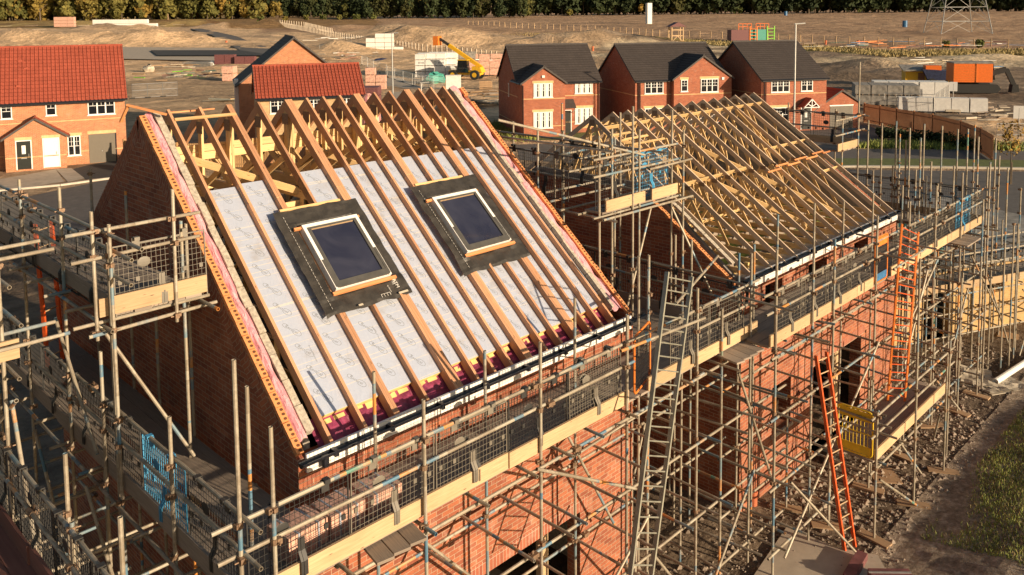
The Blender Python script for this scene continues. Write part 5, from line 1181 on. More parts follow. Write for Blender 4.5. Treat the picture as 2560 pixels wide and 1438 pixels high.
# ---------------------------------------------------------------- trees
def crown(mb, c, rad, n, s, rg, clump=9):
    cl = []
    for k in range(clump):
        t = rg.uniform(0,6.28); h = rg.uniform(-.75,.95); r = math.sqrt(max(.05,1-h*h))*rg.uniform(.35,.8); cl.append((V((c[0]+rad[0]*r*math.cos(t), c[1]+rad[1]*r*math.sin(t), c[2]+rad[2]*h*.8)), rg.uniform(.28,.5)))
    for k in range(n):
        q, w = rg.choice(cl); v = V((rg.gauss(0,1),rg.gauss(0,1),rg.gauss(0,1))).normalized()*rg.uniform(.75,1.05)
        p = q+V((v.x*rad[0]*w, v.y*rad[1]*w, v.z*rad[2]*w)); a_ = V((rg.gauss(0,1),rg.gauss(0,1),rg.gauss(0,.7))).normalized(); b_ = v.cross(a_).normalized() if v.cross(a_).length > .1 else V((0,0,1)); a2 = (a_+v*.2).normalized()
        z = s*rg.uniform(.6,1.3); mb.face([p-a2*z-b_*z*.5, p+a2*z*.2-b_*z*.8, p+a2*z+b_*z*.3, p-a2*z*.1+b_*z*.8])
rg = random.Random(21)
def tree_proto(i, mat, h, rx, n, s, base=.25, trunk=True):
    a = MB(); crown(a, (0,0,h*(base+1)/2), (rx,rx,h*(1-base)/2*1.05), n, s, rg, 12); ce = a.build('crown', M[mat]); 
    t = MB(); t.tube((0,0,-.5),(0.1,0,h*.55),h*.022,6,True,False,h*.010)
    for k in range(5): z = h*(.3+.08*k); q = rg.uniform(0,6.28); t.tube((0,0,z),(math.cos(q)*rx*.6,math.sin(q)*rx*.6,z+h*.18),h*.009,5,True,False,h*.004)
    te = t.build('trunk', M['bark']); m = ce.data, te.data; bpy.data.objects.remove(ce); bpy.data.objects.remove(te); return m
PR = [tree_proto(0,'leaf',12,4.6,620,.8,.08), tree_proto(1,'leaf',14,4.2,620,.8,.08), tree_proto(2,'leafd',13,5.0,640,.85,.04), tree_proto(3,'leafd',15,4.6,640,.8,.05), tree_proto(4,'bush',7,4.0,380,.6,.05), tree_proto(5,'autumn',9,3.2,300,.6,.2)]
def tree(pi, p, s, label, group, cat='tree', nm='tree'):
    e = thing(nm, label, cat, (p.x,p.y,gz(p.x,p.y)-.2), rg.uniform(0,6.28), group); e.scale = (s*rg.uniform(.9,1.15),s*rg.uniform(.9,1.15),s)
    inst('crown', PR[pi][0], e); inst('trunk', PR[pi][1], e)
k = -.66
while k < -.30:
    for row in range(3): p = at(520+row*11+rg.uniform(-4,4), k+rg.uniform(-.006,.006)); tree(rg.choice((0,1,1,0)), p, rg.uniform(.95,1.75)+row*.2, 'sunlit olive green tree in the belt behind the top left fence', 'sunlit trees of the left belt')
    k += .0105
k = -.33
while k < .02:
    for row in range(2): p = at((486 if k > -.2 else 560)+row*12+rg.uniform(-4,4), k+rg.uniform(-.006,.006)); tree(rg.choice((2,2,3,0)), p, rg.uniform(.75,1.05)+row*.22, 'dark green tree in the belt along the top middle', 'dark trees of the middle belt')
    k += .0100
k = .0
while k < .67:
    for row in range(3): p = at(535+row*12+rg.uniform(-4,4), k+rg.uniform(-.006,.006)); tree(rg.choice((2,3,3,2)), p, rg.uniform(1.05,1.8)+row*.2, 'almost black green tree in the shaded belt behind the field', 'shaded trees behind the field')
    k += .0105
for k, (u, d, s) in enumerate(((-.30,440,.6),(-.245,470,.55),(-.225,470,.6),(-.205,468,.55),(-.185,466,.6),(-.165,466,.55),(-.27,455,.5))): tree(4, at(d,u), s, 'low olive bush in front of the middle tree belt', 'bushes before the middle belt', 'bush', 'bush')
for u, d, s, c in ((.155,527,.8,'left'),(.27,528,.75,'middle'),(.415,527,.5,'right'),(.07,527,.7,'far left')): tree(4 if c != 'left' else 5, at(d,u), s, 'paler bush at the foot of the shaded belt, %s of four' % c, 'pale bushes at the shaded belt', 'bush', 'bush')
for u, d, s, c in ((.52,215,.38,'left of'),(.56,214,.42,'right of')): tree(4, at(d,u), s, 'green bush %s the pylon' % ('just under' if c == 'left of' else 'to the right of'), 'bushes near the pylon', 'bush', 'bush')
# small garden trees
p = V((53.221,5.158,-5.200)); e = thing('sapling', 'thin autumn sapling with orange leaves beside the right-hand road', 'tree', p, 0)
a = MB(); crown(a, (0,0,2.9), (.9,.9,1.2), 420, .075, rg, 10); a.build('crown', M['autumn'], e); a = MB(); a.tube((0,0,0),(0,0,2.6),.045,6,True,False,.02); a.tube((.25,0,0),(.25,0,1.4),.04,6); a.build('trunk', M['bark'], e)
p = V((63.808,44.787,-5.200)); e = thing('sapling', 'small yellow-green tree between the left and middle grey-roofed houses', 'tree', p, 0)
a = MB(); crown(a, (0,0,2.0), (.8,.8,.9), 260, .1, rg, 8); a.build('crown', M['bush'], e); a = MB(); a.tube((0,0,0),(0,0,1.8),.05,6); a.build('trunk', M['bark'], e)
for i, (u, v, s) in enumerate(((2215,345,1.2),(2245,352,1.0),(2275,356,1.3),(2310,360,1.1),(2345,364,1.2),(2385,368,1.3),(2425,372,1.0),(2455,380,1.2))):
    pass
SH = [(68.568,18.532,-5.200),(68.041,17.333,-5.200),(67.804,16.205,-5.200),(67.638,15.034,-5.200),(67.928,14.039,-5.200),(67.382,12.713,-5.200),(66.897,11.391,-5.200),(65.872,10.161,-5.200)]
a = MB(); crown(a, (0,0,.45), (1.3,1.1,.6), 420, .11, rg, 9); o = a.build('foliage', M['leafd']); SM = o.data; bpy.data.objects.remove(o)
for i, p in enumerate(SH): e = thing('shrub', 'dark low shrub at the foot of the brown garden fence, %s from the garage' % ORD[i], 'shrub', p, i*1.3, 'shrubs along the garden fence'); inst('foliage', SM, e); 

# ---------------------------------------------------------------- fences
def posts(P, n, h, w, mat, label, rails=(), nm='post_fence', board=False):
    P = [V(p) for p in P]; tot = sum((b-a).length for a,b in zip(P,P[1:])); e = thing(nm, label, 'fence', P[0], 0); pts = []
    for k in range(n+1):
        s = tot*k/n
        for a_, b_ in zip(P, P[1:]):
            L = (b_-a_).length
            if s <= L+1e-4: q = a_.lerp(b_, s/L); break
            s -= L
        q = V((q.x,q.y,gz(q.x,q.y))); pts.append(q)
    m = MB(); m.box((-w/2,-w/2,-.3),(w/2,w/2,h)); o = m.build('post', M[mat]); me = o.data; bpy.data.objects.remove(o)
    for q in pts[:98]: inst('post', me, e, q-e.location, (rnd.uniform(-.03,.03),rnd.uniform(-.03,.03),0))
    for z, t in rails:
        m = MB()
        for q, r in zip(pts, pts[1:]): m.beam(q+V((0,0,z)), r+V((0,0,z)), t, t)
        wb(m, 'wire' if t < .05 else 'rail', M[mat if t > .05 else 'steel'], e)
    return e, pts
posts([(211.421,370.493,3.452),(203.478,334.868,2.383),(175.122,268.036,0.044)], 30, 2.0, .35, 'conc', 'white post fence curving from the far mounds, upper run')
posts([(197.034,344.627,2.463),(173.746,280.088,0.304),(156.941,232.840,-1.268),(147.126,198.941,-2.343),(136.215,166.169,-3.207),(132.776,146.199,-3.649),(127.580,127.996,-4.095)], 90, 2.0, .28, 'conc', 'long white post fence running down past the grey mound', ((1.2,.06),))
posts([(252.487,275.094,2.126),(248.309,240.170,1.166),(243.372,190.643,-0.170),(231.585,153.553,-1.370),(234.723,119.873,-2.120),(230.134,92.502,-2.812),(231.879,71.378,-3.179),(240.230,48.779,-3.448),(244.658,37.462,-3.577)], 62, 2.2, .22, 'toe', 'long timber post fence along the edge of the ploughed field', ((1.9,.04),(1.1,.04)))
posts([(204.412,886.028,12.343),(235.105,794.769,10.726),(245.906,676.254,7.842),(208.812,498.269,6.069)], 24, 3.6, .35, 'toe', 'timber post fence in front of the top left trees', ((3.2,.05),))
# brown close-board garden fence
def boardfence(P, h, mat, label, bw=.15, pn=2.4):
    P = [V(p) for p in P]; e = thing('garden_fence', label, 'fence', P[0], 0)
    for a_, b_ in zip(P, P[1:]):
        L = (b_-a_).length; d = (b_-a_)/L; n = max(1, int(L/pn)); s = L/n
        for k in range(n):
            p, q = a_+d*k*s, a_+d*(k+1)*s; m = MB(); nb = int(s/bw)
            for j in range(nb):
                c = p+d*(s*(j+.5)/nb); m.beam(c+V((0,0,.05)), c+V((0,0,h+rnd.uniform(-.01,.01))), bw*.8, .02, d.cross(V((0,0,1))))
            wb(m, 'fence_panel', M[mat], e); m = MB(); m.beam(p, p+V((0,0,h+.08)), .12,.12,d.cross(V((0,0,1))))
            for z in (.3,h-.3): m.beam(p+V((0,0,z))+d.cross(V((0,0,1)))*.05, q+V((0,0,z))+d.cross(V((0,0,1)))*.05, .04,.08)
            wb(m, 'fence_post', M[mat], e)
boardfence([(77.944,24.215,-5.200),(75.157,20.108,-5.200),(72.387,16.027,-5.200),(69.050,12.764,-5.200),(65.301,10.226,-5.200),(61.668,8.373,-5.200)], 1.9, 'fence', 'brown close-board garden fence curving right from the garage')
boardfence([(52.900,56.476,-5.200),(49.530,51.506,-5.200),(45.241,45.182,-5.200),(40.917,38.898,-5.200)], 1.9, 'fence', 'grey-brown garden fence left of the left grey-roofed house')
boardfence([(18.237,55.389,-5.200),(18.539,52.545,-5.200),(25.284,45.033,-5.200),(29.254,44.376,-5.200)], 1.8, 'fencel', 'tan garden fence behind the near gable')
boardfence([(81.949,41.427,-5.200),(79.118,38.273,-5.200)], 1.9, 'fence', 'short brown fence between the middle and right grey-roofed houses')
boardfence([(62.189,45.625,-5.200),(67.666,46.966,-5.200)], 1.9, 'fence', 'short fence between the left and middle grey-roofed houses')
# wire site-fence panels
a = MB(); 
for p, q in (((0,0,.1),(0,0,2)),((3.4,0,.1),(3.4,0,2)),((0,0,2),(3.4,0,2)),((0,0,.1),(3.4,0,.1)),((0,0,1.1),(3.4,0,1.1))): a.tube(p, q, .03, 5)
for k in range(1,17): a.tube((k*.2,0,.1),(k*.2,0,2), .007, 4)
o = a.build('fence_panel', M['steel']); HP = o.data; bpy.data.objects.remove(o)
a = MB(); a.box((-.35,-.12,0),(.35,.12,.14)); o = a.build('foot_block', M['rubber']); HF = o.data; bpy.data.objects.remove(o)
def heras(p, q, n, where):
    p, q = V(p), V(q); d = (q-p).normalized(); rz = math.atan2(d.y,d.x); st = (q-p).length/n
    for k in range(n):
        c = p+d*(k*st); e = thing('site_fence_panel', 'wire site fence panel %s, %s from the left' % (where, ORD[k]), 'site fence', (c.x,c.y,gz(c.x,c.y)), rz, 'wire site fence panels '+where); inst('fence_panel', HP, e).scale = (st/3.45,1,1); inst('foot_block', HF, e)
heras((99.713,140.906,-5.200), (71.982,83.560,-5.200), 9, 'along the yard road')
heras((90.521,21.764,-5.200), (105.413,24.897,-5.200), 3, 'right of the wrapped blocks')
heras((89.452,26.645,-5.200), (90.521,21.764,-5.200), 4, 'in front of the wrapped blocks')
heras((39.278,109.260,-5.200), (45.304,108.414,-5.200), 3, 'behind the red-roofed left house')
heras((77.817,95.491,-5.200), (75.533,85.492,-5.200), 2, 'beside the green netting')
heras((115.841,182.991,-5.200), (134.728,195.808,-5.200), 4, 'behind the slate gable')
heras((68.223,9.892,-5.200), (70.456,7.367,-5.200), 2, 'at the right end of the garden fence')
# ---------------------------------------------------------------- wrapped blocks and brick packs
HH = text_mesh('H+H', .5); NP = [0]
def ppack(p, s, mat, rz, label, group, cat='block pack', nm='block_pack', txt=False, dz=0):
    e = thing(nm, label, cat, (p[0],p[1],gz(p[0],p[1])+dz), rz, group); w, d, h = s; a = MB(); c = .03
    a.hexa([(-w/2,-d/2,.1),(w/2,-d/2,.1),(w/2,d/2,.1),(-w/2,d/2,.1),(-w/2+c,-d/2+c,h),(w/2-c,-d/2+c,h),(w/2-c,d/2-c,h),(-w/2+c,d/2-c,h)]); a.build('wrapped_stack', M[mat], e)
    a = MB()
    for x in (-w*.4,0,w*.4): a.box((x-.05,-d/2,0),(x+.05,d/2,.1))
    a.build('bearer', M['pallet'], e)
    if txt: a = MB(); add_text(a, HH, lambda x, y: V((x+w*.12,-d/2-.01,h*.5+y))); a.build('printed_mark', M['inkd'], e)
def stackp(base, rz, nx, ny, nz, s, mat, where, group, txt=False, skip=()):
    b = V(base); ux = V((math.cos(rz),math.sin(rz),0)); uy = V((-math.sin(rz),math.cos(rz),0)); L3 = ['bottom','second','third','top']
    for i in range(nx):
        for j in range(ny):
            for k in range(nz):
                if (i,j,k) in skip: continue
                p = b+ux*(i*(s[0]+.06)+rnd.uniform(-.03,.03))+uy*(j*(s[1]+.06)+rnd.uniform(-.03,.03))
                ppack(p, s, mat, rz+rnd.uniform(-.015,.015), '%s pack, %s layer, %s column from the left, %s row back' % (where, L3[min(k,3)], ORD[i], ORD[j]), group, txt=txt and j == 0 and (i+k) % 2 == 0 or (txt and j == 0 and i > 1), dz=k*(s[2]+.01))
stackp((90.533,109.479,-5.200), R(-47), 4, 4, 4, (1.75,1.7,1.05), 'pack', 'white', 'white wrapped blocks in the middle yard', True, {(3,0,2),(3,0,3),(2,0,3),(3,1,3),(0,3,3),(1,0,3)})
stackp((91.389,105.103,-5.200), R(-45), 2, 1, 2, (2.0,1.2,1.1), 'pack', 'front white', 'white wrapped blocks before the middle stack', True)
stackp((126.515,174.878,-5.200), R(-44), 4, 1, 4, (2.4,1.6,1.2), 'pack', 'far white', 'white wrapped blocks behind the lamp post', False, {(3,0,1),(3,0,2),(3,0,3),(0,0,3)})
stackp((136.885,406.053,2.486), R(-45), 7, 1, 2, (4.2,2.2,1.9), 'pack', 'distant white', 'white wrapped blocks on the far mound', False, {(6,0,1)})
stackp((127.997,433.850,2.948), R(-45), 3, 1, 3, (3.2,2.0,1.6), 'packp', 'distant pink', 'pink brick packs at the top left')
stackp((99.354,104.775,-5.200), R(-45), 5, 1, 3, (1.9,1.2,1.3), 'packp', 'pale pink', 'pink brick packs by the telehandler', False, {(4,0,2),(0,0,2),(2,0,2)})
stackp((102.249,111.930,-5.200), R(-45), 2, 1, 3, (2.0,1.2,1.3), 'packg', 'grey', 'grey packs behind the telehandler')
stackp((115.994,123.493,-5.200), R(-45), 5, 1, 2, (2.6,1.4,1.1), 'packp', 'far pink', 'pink packs behind the telehandler', False, {(1,0,1),(3,0,1)})
stackp((69.410,95.325,-5.200), R(-45), 2, 1, 3, (1.5,1.2,1.1), 'packp', 'orange-strapped', 'brick packs right of the cream house', False, {(1,0,2)})
stackp((55.951,76.829,-5.200), R(-45), 1, 2, 2, (2.2,1.6,1.1), 'packd', 'dark', 'dark wrapped packs right of the cream house')
stackp((63.704,129.885,-5.200), R(-45), 1, 2, 2, (2.0,1.2,1.3), 'packp', 'pink', 'brick packs left of the cream house')
stackp((80.419,167.143,-5.200), R(-45), 2, 1, 1, (2.2,1.6,2.2), 'packd', 'dark red', 'dark red brick packs in the left yard')
stackp((83.214,163.343,-5.200), R(-45), 2, 1, 1, (2.2,1.6,1.8), 'packd', 'low dark red', 'low brick packs in the left yard')
stackp((94.165,30.997,-5.200), R(-62), 4, 3, 2, (1.7,1.5,1.2), 'packg', 'grey topped', 'grey wrapped blocks behind the garage')
stackp((103.225,32.382,-5.200), R(-62), 5, 2, 1, (1.7,1.5,2.2), 'pack', 'pale upper', 'pale wrapped blocks behind the garage')
stackp((90.579,24.693,-5.200), R(-64), 5, 1, 1, (1.7,1.2,1.6), 'pack', 'crumpled pale', 'crumpled pale packs near the garden fence')
stackp((83.648,61.501,-5.200), R(-45), 2, 1, 2, (1.6,1.2,1.2), 'packp', 'yellow-strapped', 'packs between the left and middle grey-roofed houses')
# pallets and timber heap in the shade
for i, (u, k) in enumerate(((0,0),(0,1),(0,2),(0,3))):
    p = (81.427,82.610,-5.200); a = MB()
    for j in range(7): a.box((-.6+j*.18,-.5,.11),(-.48+j*.18,.5,.13))
    for j in range(3): a.box((-.6,-.5+j*.45,0),(.6,-.4+j*.45,.11))
    o = a.build('pallet', M['pallet']); o.location = (p[0],p[1],G0+k*.32); o.scale = (1.6,1.6,2.2); o.rotation_euler = (0,0,R(-45)); tag(o, 'wooden pallet in the stack behind the ridge, %s up from the ground' % ORD[k], 'pallet', 'stacked pallets')
def heap(p, n, L, label, cat, mats, spread, nm='timber_pile', h=.5, grp=None):
    p = V(p); e = thing(nm, label, cat, (p.x,p.y,gz(p.x,p.y)), 0, grp)
    for k in range(n):
        c = V((rnd.gauss(0,spread),rnd.gauss(0,spread*.5),rnd.uniform(.05,h))); t = rnd.uniform(-.5,.5)+R(-40); d = V((math.cos(t),math.sin(t),rnd.uniform(-.06,.06)))*L*rnd.uniform(.4,1)/2; a = MB(); a.beam(c-d, c+d, rnd.uniform(.1,.5), rnd.uniform(.05,.2)); a.build('board', M[mats[k % len(mats)]], e)
heap((62.307,64.874,-5.200), 40, 3.4, 'heap of grey boards and offcuts in the shade behind the far ridge end', 'timber heap', ['deck','packg','pallet','alu'], 2.3, h=1.2)
heap((71.068,76.892,-5.200), 30, 4, 'low spread of timber offcuts behind the ridge', 'timber heap', ['deck','pallet'], 3)
heap((63.623,141.079,-5.200), 45, 3.0, 'colourful jumble of leftover materials in the left yard', 'material heap', ['packg','green','fencel','net','sack','packd','pallet'], 5.0, 'material_pile', 1.6)
heap((70.811,166.189,-5.200), 12, 5, 'long pale logs and sheets at the left of the yard', 'material heap', ['sack','pallet'], 2.5, 'material_pile', .8)
heap((46.837,95.751,-5.200), 8, 5, 'few loose boards in the house shadow', 'timber heap', ['woody','alu'], 1.5, h=.3)
heap((225.795,79.612,-3.137), 26, 7, 'row of pipes and site materials before the far right fence', 'material heap', ['orange','blue','batten','net','rubber','curtain'], 12, 'material_pile', 1.2)
heap((232.745,58.844,-3.400), 26, 7, 'dark and pale materials at the far right of the fence', 'material heap', ['packd','tarpb','curtain','packg','orange'], 12, 'material_pile', 1.4)
heap((156.815,225.574,-1.449), 26, 6, 'white concrete pieces strewn before the post fence', 'rubble heap', ['curtain','conc','kerb'], 8, 'rubble_pile', 1.0)
heap((113.276,186.709,-5.200), 26, 4, 'scattered pale boards and frames behind the slate gable', 'material heap', ['sack','pallet','alu','packp'], 5, 'material_pile', 1.4)
heap((106.393,157.708,-5.200), 26, 3.4, 'crates and loose bricks at the back of the middle yard', 'material heap', ['packp','packg','pallet','curtain'], 4, 'material_pile', 1.6)
heap((116.362,118.268,-5.200), 26, 3, 'brick and timber leftovers behind the telehandler', 'material heap', ['packp','pallet','packg','curtain'], 4, 'material_pile', 1.8)
heap((186.257,146.261,-2.631), 20, 4, 'broken rubble on the earthworks behind the left grey roof', 'rubble heap', ['sack','stone','conc'], 6, 'rubble_pile', 1.2)
heap((207.748,98.247,-3.130), 20, 4, 'dark rubble and planks behind the middle grey roof', 'rubble heap', ['stone','packd','sack'], 6, 'rubble_pile', 1.2)
heap((184.607,55.253,-4.384), 24, 4, 'pale stones scattered over the dark earth at the right', 'rubble heap', ['sack','curtain','stone'], 14, 'rubble_pile', .5)
heap((167.068,38.601,-5.033), 24, 4, 'blue and pale debris behind the excavator', 'rubble heap', ['blue','sack','stone','curtain'], 8, 'rubble_pile', .7)
heap((93.612,16.958,-5.200), 30, 2, 'stones and offcuts in the rough ground beyond the garden fence', 'rubble heap', ['stone','sack','deck'], 6, 'rubble_pile', .4)
heap((133.055,397.973,2.193), 26, 6, 'rubble piles on the far tan mound at the left', 'rubble heap', ['sack','stone','conc'], 16, 'rubble_pile', 2.0)
# cage, bag, small sheds
p = (74.642,165.535,-5.200); e = thing('wire_cage', 'long metal stillage cage in the left yard', 'cage', p, R(-45)); a = MB()
for k in range(30): a.tube((-3+k*.2,-.8,0),(-3+k*.2,-.8,1.8),.03,4)
for z in (.05,1.8): a.tube((-3,-.8,z),(3,-.8,z),.05,5); a.tube((-3,.8,z),(3,.8,z),.05,5)
a.build('bars', M['steel'], e); a = MB(); a.box((-2.9,-.7,.2),(2.9,.7,1.5)); a.build('load', M['packg'], e)
p = V((79.351,168.595,-5.200)); a = MB(); a.ell((0,0,.8),(1.3,1.0,.9),10,7,.18); o = a.build('bulk_bag', M['pack'], smooth=True); o.location = p; tag(o, 'white bulk bag between the cage and the dark brick packs', 'bag')
p = V((50.005,130.515,-5.200)); a = MB(); a.ell((0,0,.8),(1.1,1.0,1.1),9,7,.3); o = a.build('wrapped_bundle', M['sack'], smooth=True); o.location = V((62.181,161.025,-5.200)); tag(o, 'crumpled grey bundle at the left end of the logs', 'bundle')
a = MB(); a.ell((0,0,.7),(2.6,1.3,.9),12,7,.2); o = a.build('tarpaulin_heap', M['tarpb'], smooth=True); o.location = V((109.634,147.621,-5.200)); tag(o, 'dark blue tarpaulin heap in front of the far white stack', 'tarpaulin')
a = MB(); a.ell((0,0,.7),(2.2,1.2,1.0),12,7,.35); o = a.build('netting_heap', M['meshc'], smooth=True); o.location = V((83.546,97.392,-5.200)); tag(o, 'green netting heap in front of the white blocks', 'netting')
a = MB(); a.box((-1.1,-.8,0),(1.1,.8,2.0)); a.box((-1.15,-.85,2.0),(1.15,.85,2.08)); o = a.build('white_crate', M['pack']); o.location = V((78.313,86.497,-5.200)); o.rotation_euler = (0,0,R(-45)); tag(o, 'white wrapped crate just beyond the far end of the ridge', 'crate')
# folded striped parasol-like cover
p = at(46, (918-1280)/2086); e = thing('striped_cover', 'purple and pink striped cloth standing over the ridge in front of the packs', 'cloth cover', (p.x,p.y,G0)); a = MB(); b = MB(); prof = [(0,.30),(3,.42),(5.0,.70),(5.9,.62),(6.4,.42),(6.6,.10)]
for k in range(18):
    t0, t1 = 2*math.pi*k/18, 2*math.pi*(k+1)/18; m_ = a if k % 2 else b
    for (z0,r0),(z1,r1) in zip(prof, prof[1:]):
        f = lambda r, t, kk: r*(1+.12*(kk%2)); m_.face([(r0*math.cos(t0),r0*math.sin(t0)*.7,z0),(r0*1.12*math.cos(t1),r0*1.12*math.sin(t1)*.7,z0),(r1*1.12*math.cos(t1),r1*1.12*math.sin(t1)*.7,z1),(r1*math.cos(t0),r1*math.sin(t0)*.7,z1)])
a.build('purple_cloth', M['stripe'], e); b.build('pale_cloth', M['packp'], e)
# clay chimney-like drain stubs
for i, (p, nm) in enumerate((((117.227,238.481,-2.111),'beside the haul road'),((164.036,129.306,-3.374),'behind the left grey roof'),((186.686,99.336,-3.510),'behind the middle grey roof'),((224.263,94.083,-2.894),'nearest the field fence'),((229.447,86.966,-2.930),'farther right by the field fence'),((180.189,401.922,3.452),'on the far mound'),((10.838,-0.448,-5.200),'at the corner of the open-truss house'))):
    s = .45 if i < 6 else .13; a = MB(); a.tube((0,0,0),(0,0,2.6*s if i < 6 else .3),.7*s if i < 6 else .085,10); a.tube((0,0,(2.6*s if i < 6 else .3)-.02),(0,0,(2.75*s if i < 6 else .32)),.8*s if i < 6 else .095,10); o = a.build('clay_pipe', M['clay']); o.location = p; tag(o, 'upright terracotta drain pipe '+nm, 'drain pipe', 'upright drain pipes')
a = MB(); a.tube((-1.6,0,.09),(1.6,0,.09),.085,12,True,True); o = a.build('plastic_pipe', M['white']); o.location = (22.675,-2.692,-5.200); o.rotation_euler = (0,0,-.12); tag(o, 'white plastic pipe on the mud at the right edge', 'pipe')
for (u, rot, nm) in (((21.205,-1.960,-5.200),.3,'nearest the pipe'),((21.094,-2.619,-5.200),-.5,'closer to the grass')):
    a = MB(); g = [[V((-.7+i*.1,-.4+j*.1,.05+.07*noise.noise(V((i*.5,j*.5,rot*9))))) for j in range(9)] for i in range(15)]
    for i in range(14):
        for j in range(8): a.face([g[i][j],g[i+1][j],g[i+1][j+1],g[i][j+1]])
    a.box((-.72,-.42,0),(.72,.42,.02)); o = a.build('plastic_sheet', M['sack'], smooth=True); o.location = u; o.rotation_euler = (0,0,rot); tag(o, 'dirty pale sheet on the mud '+nm, 'plastic sheet', 'dirty pale sheets')
# brick pier at the bottom, with its beam
e = thing('brick_pier', 'low dark red brick pier at the bottom beside the mud', 'brick pier', (10.102,-3.621,-5.200), .75); a = MB(); a.box((-.12,-.4,0),(.12,.35,.34)); a.build('pier', M['packd'], e); a = MB(); a.box((-.02,-.4,.34),(.02,.38,.352)); a.build('steel_strip', M['steel'], e)
a = MB(); a.beam((0,0,.1),(.9,.1,.1),.2,.2); o = a.build('timber_offcut', M['packd']); o.location = (9.685,-3.031,-5.200); tag(o, 'dark timber lying beside the low brick pier', 'timber')
for (P, rz, nm) in (((13.985,-2.057,-5.200),.7,'plywood square under the low platform'),((25.462,-1.723,-5.200),.2,'sheet at the foot of the right scaffold')): a = MB(); a.box((-.35,-.3,0),(.35,.3,.02)); o = a.build('plywood_sheet', M['pallet']); o.location = P; o.rotation_euler = (0,.05,rz); tag(o, 'weathered '+nm, 'plywood')
a = MB(); a.tube((0,0,0),(0,0,.34),.17,12,True,False,.2); o = a.build('bucket', M['rubber']); o.location = (13.670,-0.843,-5.200); tag(o, 'black builders bucket under the low platform', 'bucket')
# ---------------------------------------------------------------- machines
def cyl(e, nm, c, r, w, mat, ax='y'):
    a = MB(); d = V((0,w/2,0)); a.tube(V(c)-d, V(c)+d, r, 18); t = a.build(nm, M[mat], e); a = MB(); a.tube(V(c)-d*1.05, V(c)+d*1.05, r*.5, 12); a.build('rim', M['machy'], t); return t
e = thing('telehandler', 'yellow telehandler with its boom raised, beside the white block stacks', 'telehandler', (93.092,99.737,-5.200), R(-62)); e.scale = (1.35,)*3
a = MB(); a.box((-2.3,-.75,.6),(2.0,.75,1.15)); a.hexa([(.9,-.8,1.1),(2.3,-.8,.9),(2.3,.8,.9),(.9,.8,1.1),(.9,-.7,1.7),(2.0,-.7,1.6),(2.0,.7,1.6),(.9,.7,1.7)]); a.build('chassis', M['machy'], e)
a = MB(); a.hexa([(-1.1,-1.05,.9),(.5,-1.05,.9),(.5,-.1,.9),(-1.1,-.1,.9),(-.9,-1.0,2.5),(.3,-1.0,2.5),(.3,-.15,2.5),(-.9,-.15,2.5)]); cab = a.build('cab', M['gl'], e); a = MB(); a.box((-1.0,-1.08,2.48),(.4,-.08,2.58)); a.build('cab_roof', M['machy'], cab)
a = MB(); a.beam((1.9,.35,1.5),(-2.6,.35,4.4),.45,.45); b_ = a.build('boom', M['machy'], e); a = MB(); a.beam((-2.3,.35,4.25),(-3.9,.35,5.25),.32,.32); a.build('inner_boom', M['rubber'], b_); a = MB(); a.box((-4.6,-.3,4.4),(-3.9,1.0,5.6)); a.build('fork_carriage', M['orange'], b_)
for x in (-1.6,1.4):
    for y in (-1.0,1.0): cyl(e, 'wheel', (x,y,.62), .62, .42, 'rubber')
e = thing('excavator', 'large orange tracked excavator body at the right of the earthworks', 'excavator', (118.422,26.263,-5.200), R(-58)); e.scale = (1.35,)*3
for y in (-1.2,1.2): a = MB(); P = [(-2,.1),(2,.1),(2.35,.5),(2,.95),(-2,.95),(-2.35,.5)]; a.prism([(x,y-.3,z) for x,z in P], (0,.6,0)); a.build('track', M['rubber'], e)
a = MB(); a.box((-1.9,-1.35,1.15),(1.6,1.35,3.0)); bd = a.build('body', M['macho'], e); a = MB()
for k in range(9): a.box((-1.95,-1.38,1.35+k*.17),(.2,-1.35,1.40+k*.17))
a.box((.1,-1.40,1.15),(.16,-1.35,3.0)); a.build('grille', M['orange'], bd); a = MB(); a.box((-1.95,-1.4,3.0),(1.7,1.4,3.12)); a.build('top_cover', M['packg'], bd)
a = MB(); a.hexa([(1.0,.2,1.3),(2.3,.2,1.3),(2.3,1.2,1.3),(1.0,1.2,1.3),(1.1,.2,3.1),(2.1,.2,3.1),(2.1,1.2,3.1),(1.1,1.2,3.1)]); a.build('cab', M['gl'], e)
a = MB(); a.beam((1.6,-.3,1.9),(3.1,-.3,2.4),.35,.5); a.beam((3.1,-.3,2.4),(3.9,-.3,.7),.3,.4); b_ = a.build('boom', M['rubber'], e); a = MB(); a.hexa([(3.5,-.8,.1),(4.2,-.8,.2),(4.2,.2,.2),(3.5,.2,.1),(3.6,-.8,.9),(4.1,-.8,.9),(4.1,.2,.9),(3.6,.2,.9)]); a.build('bucket', M['rubber'], b_)
e = thing('site_hut', 'low yellow hut with a grey roof left of the orange excavator', 'hut', (126.373,35.520,-5.200), R(-60)); a = MB(); a.box((-2.2,-1.5,0),(2.2,1.5,2.3)); a.build('wall', M['machy'], e); a = MB(); a.prism([(-2.6,-1.9,2.25),(-2.6,1.9,2.9),(-2.6,1.9,3.05),(-2.6,-1.9,2.4)], (5.2,0,0)); a.build('roof', M['packg'], e); a = MB(); a.box((-.5,-1.53,.05),(.4,-1.5,2.0)); a.build('door', M['fence'], e)
e = thing('dumper', 'dark dumper truck with an orange hood between the yellow hut and the excavator', 'dumper', (126.809,32.631,-5.200), R(-60)); a = MB(); a.hexa([(-2,-1.2,1.0),(2,-1.2,1.0),(2,1.2,1.0),(-2,1.2,1.0),(-2.8,-1.4,2.6),(2.3,-1.4,2.3),(2.3,1.4,2.3),(-2.8,1.4,2.6)]); a.build('skip', M['tarpb'], e); a = MB(); a.box((-2.3,-1.0,2.4),(-.2,1.0,3.1)); a.build('hood', M['macho'], e)
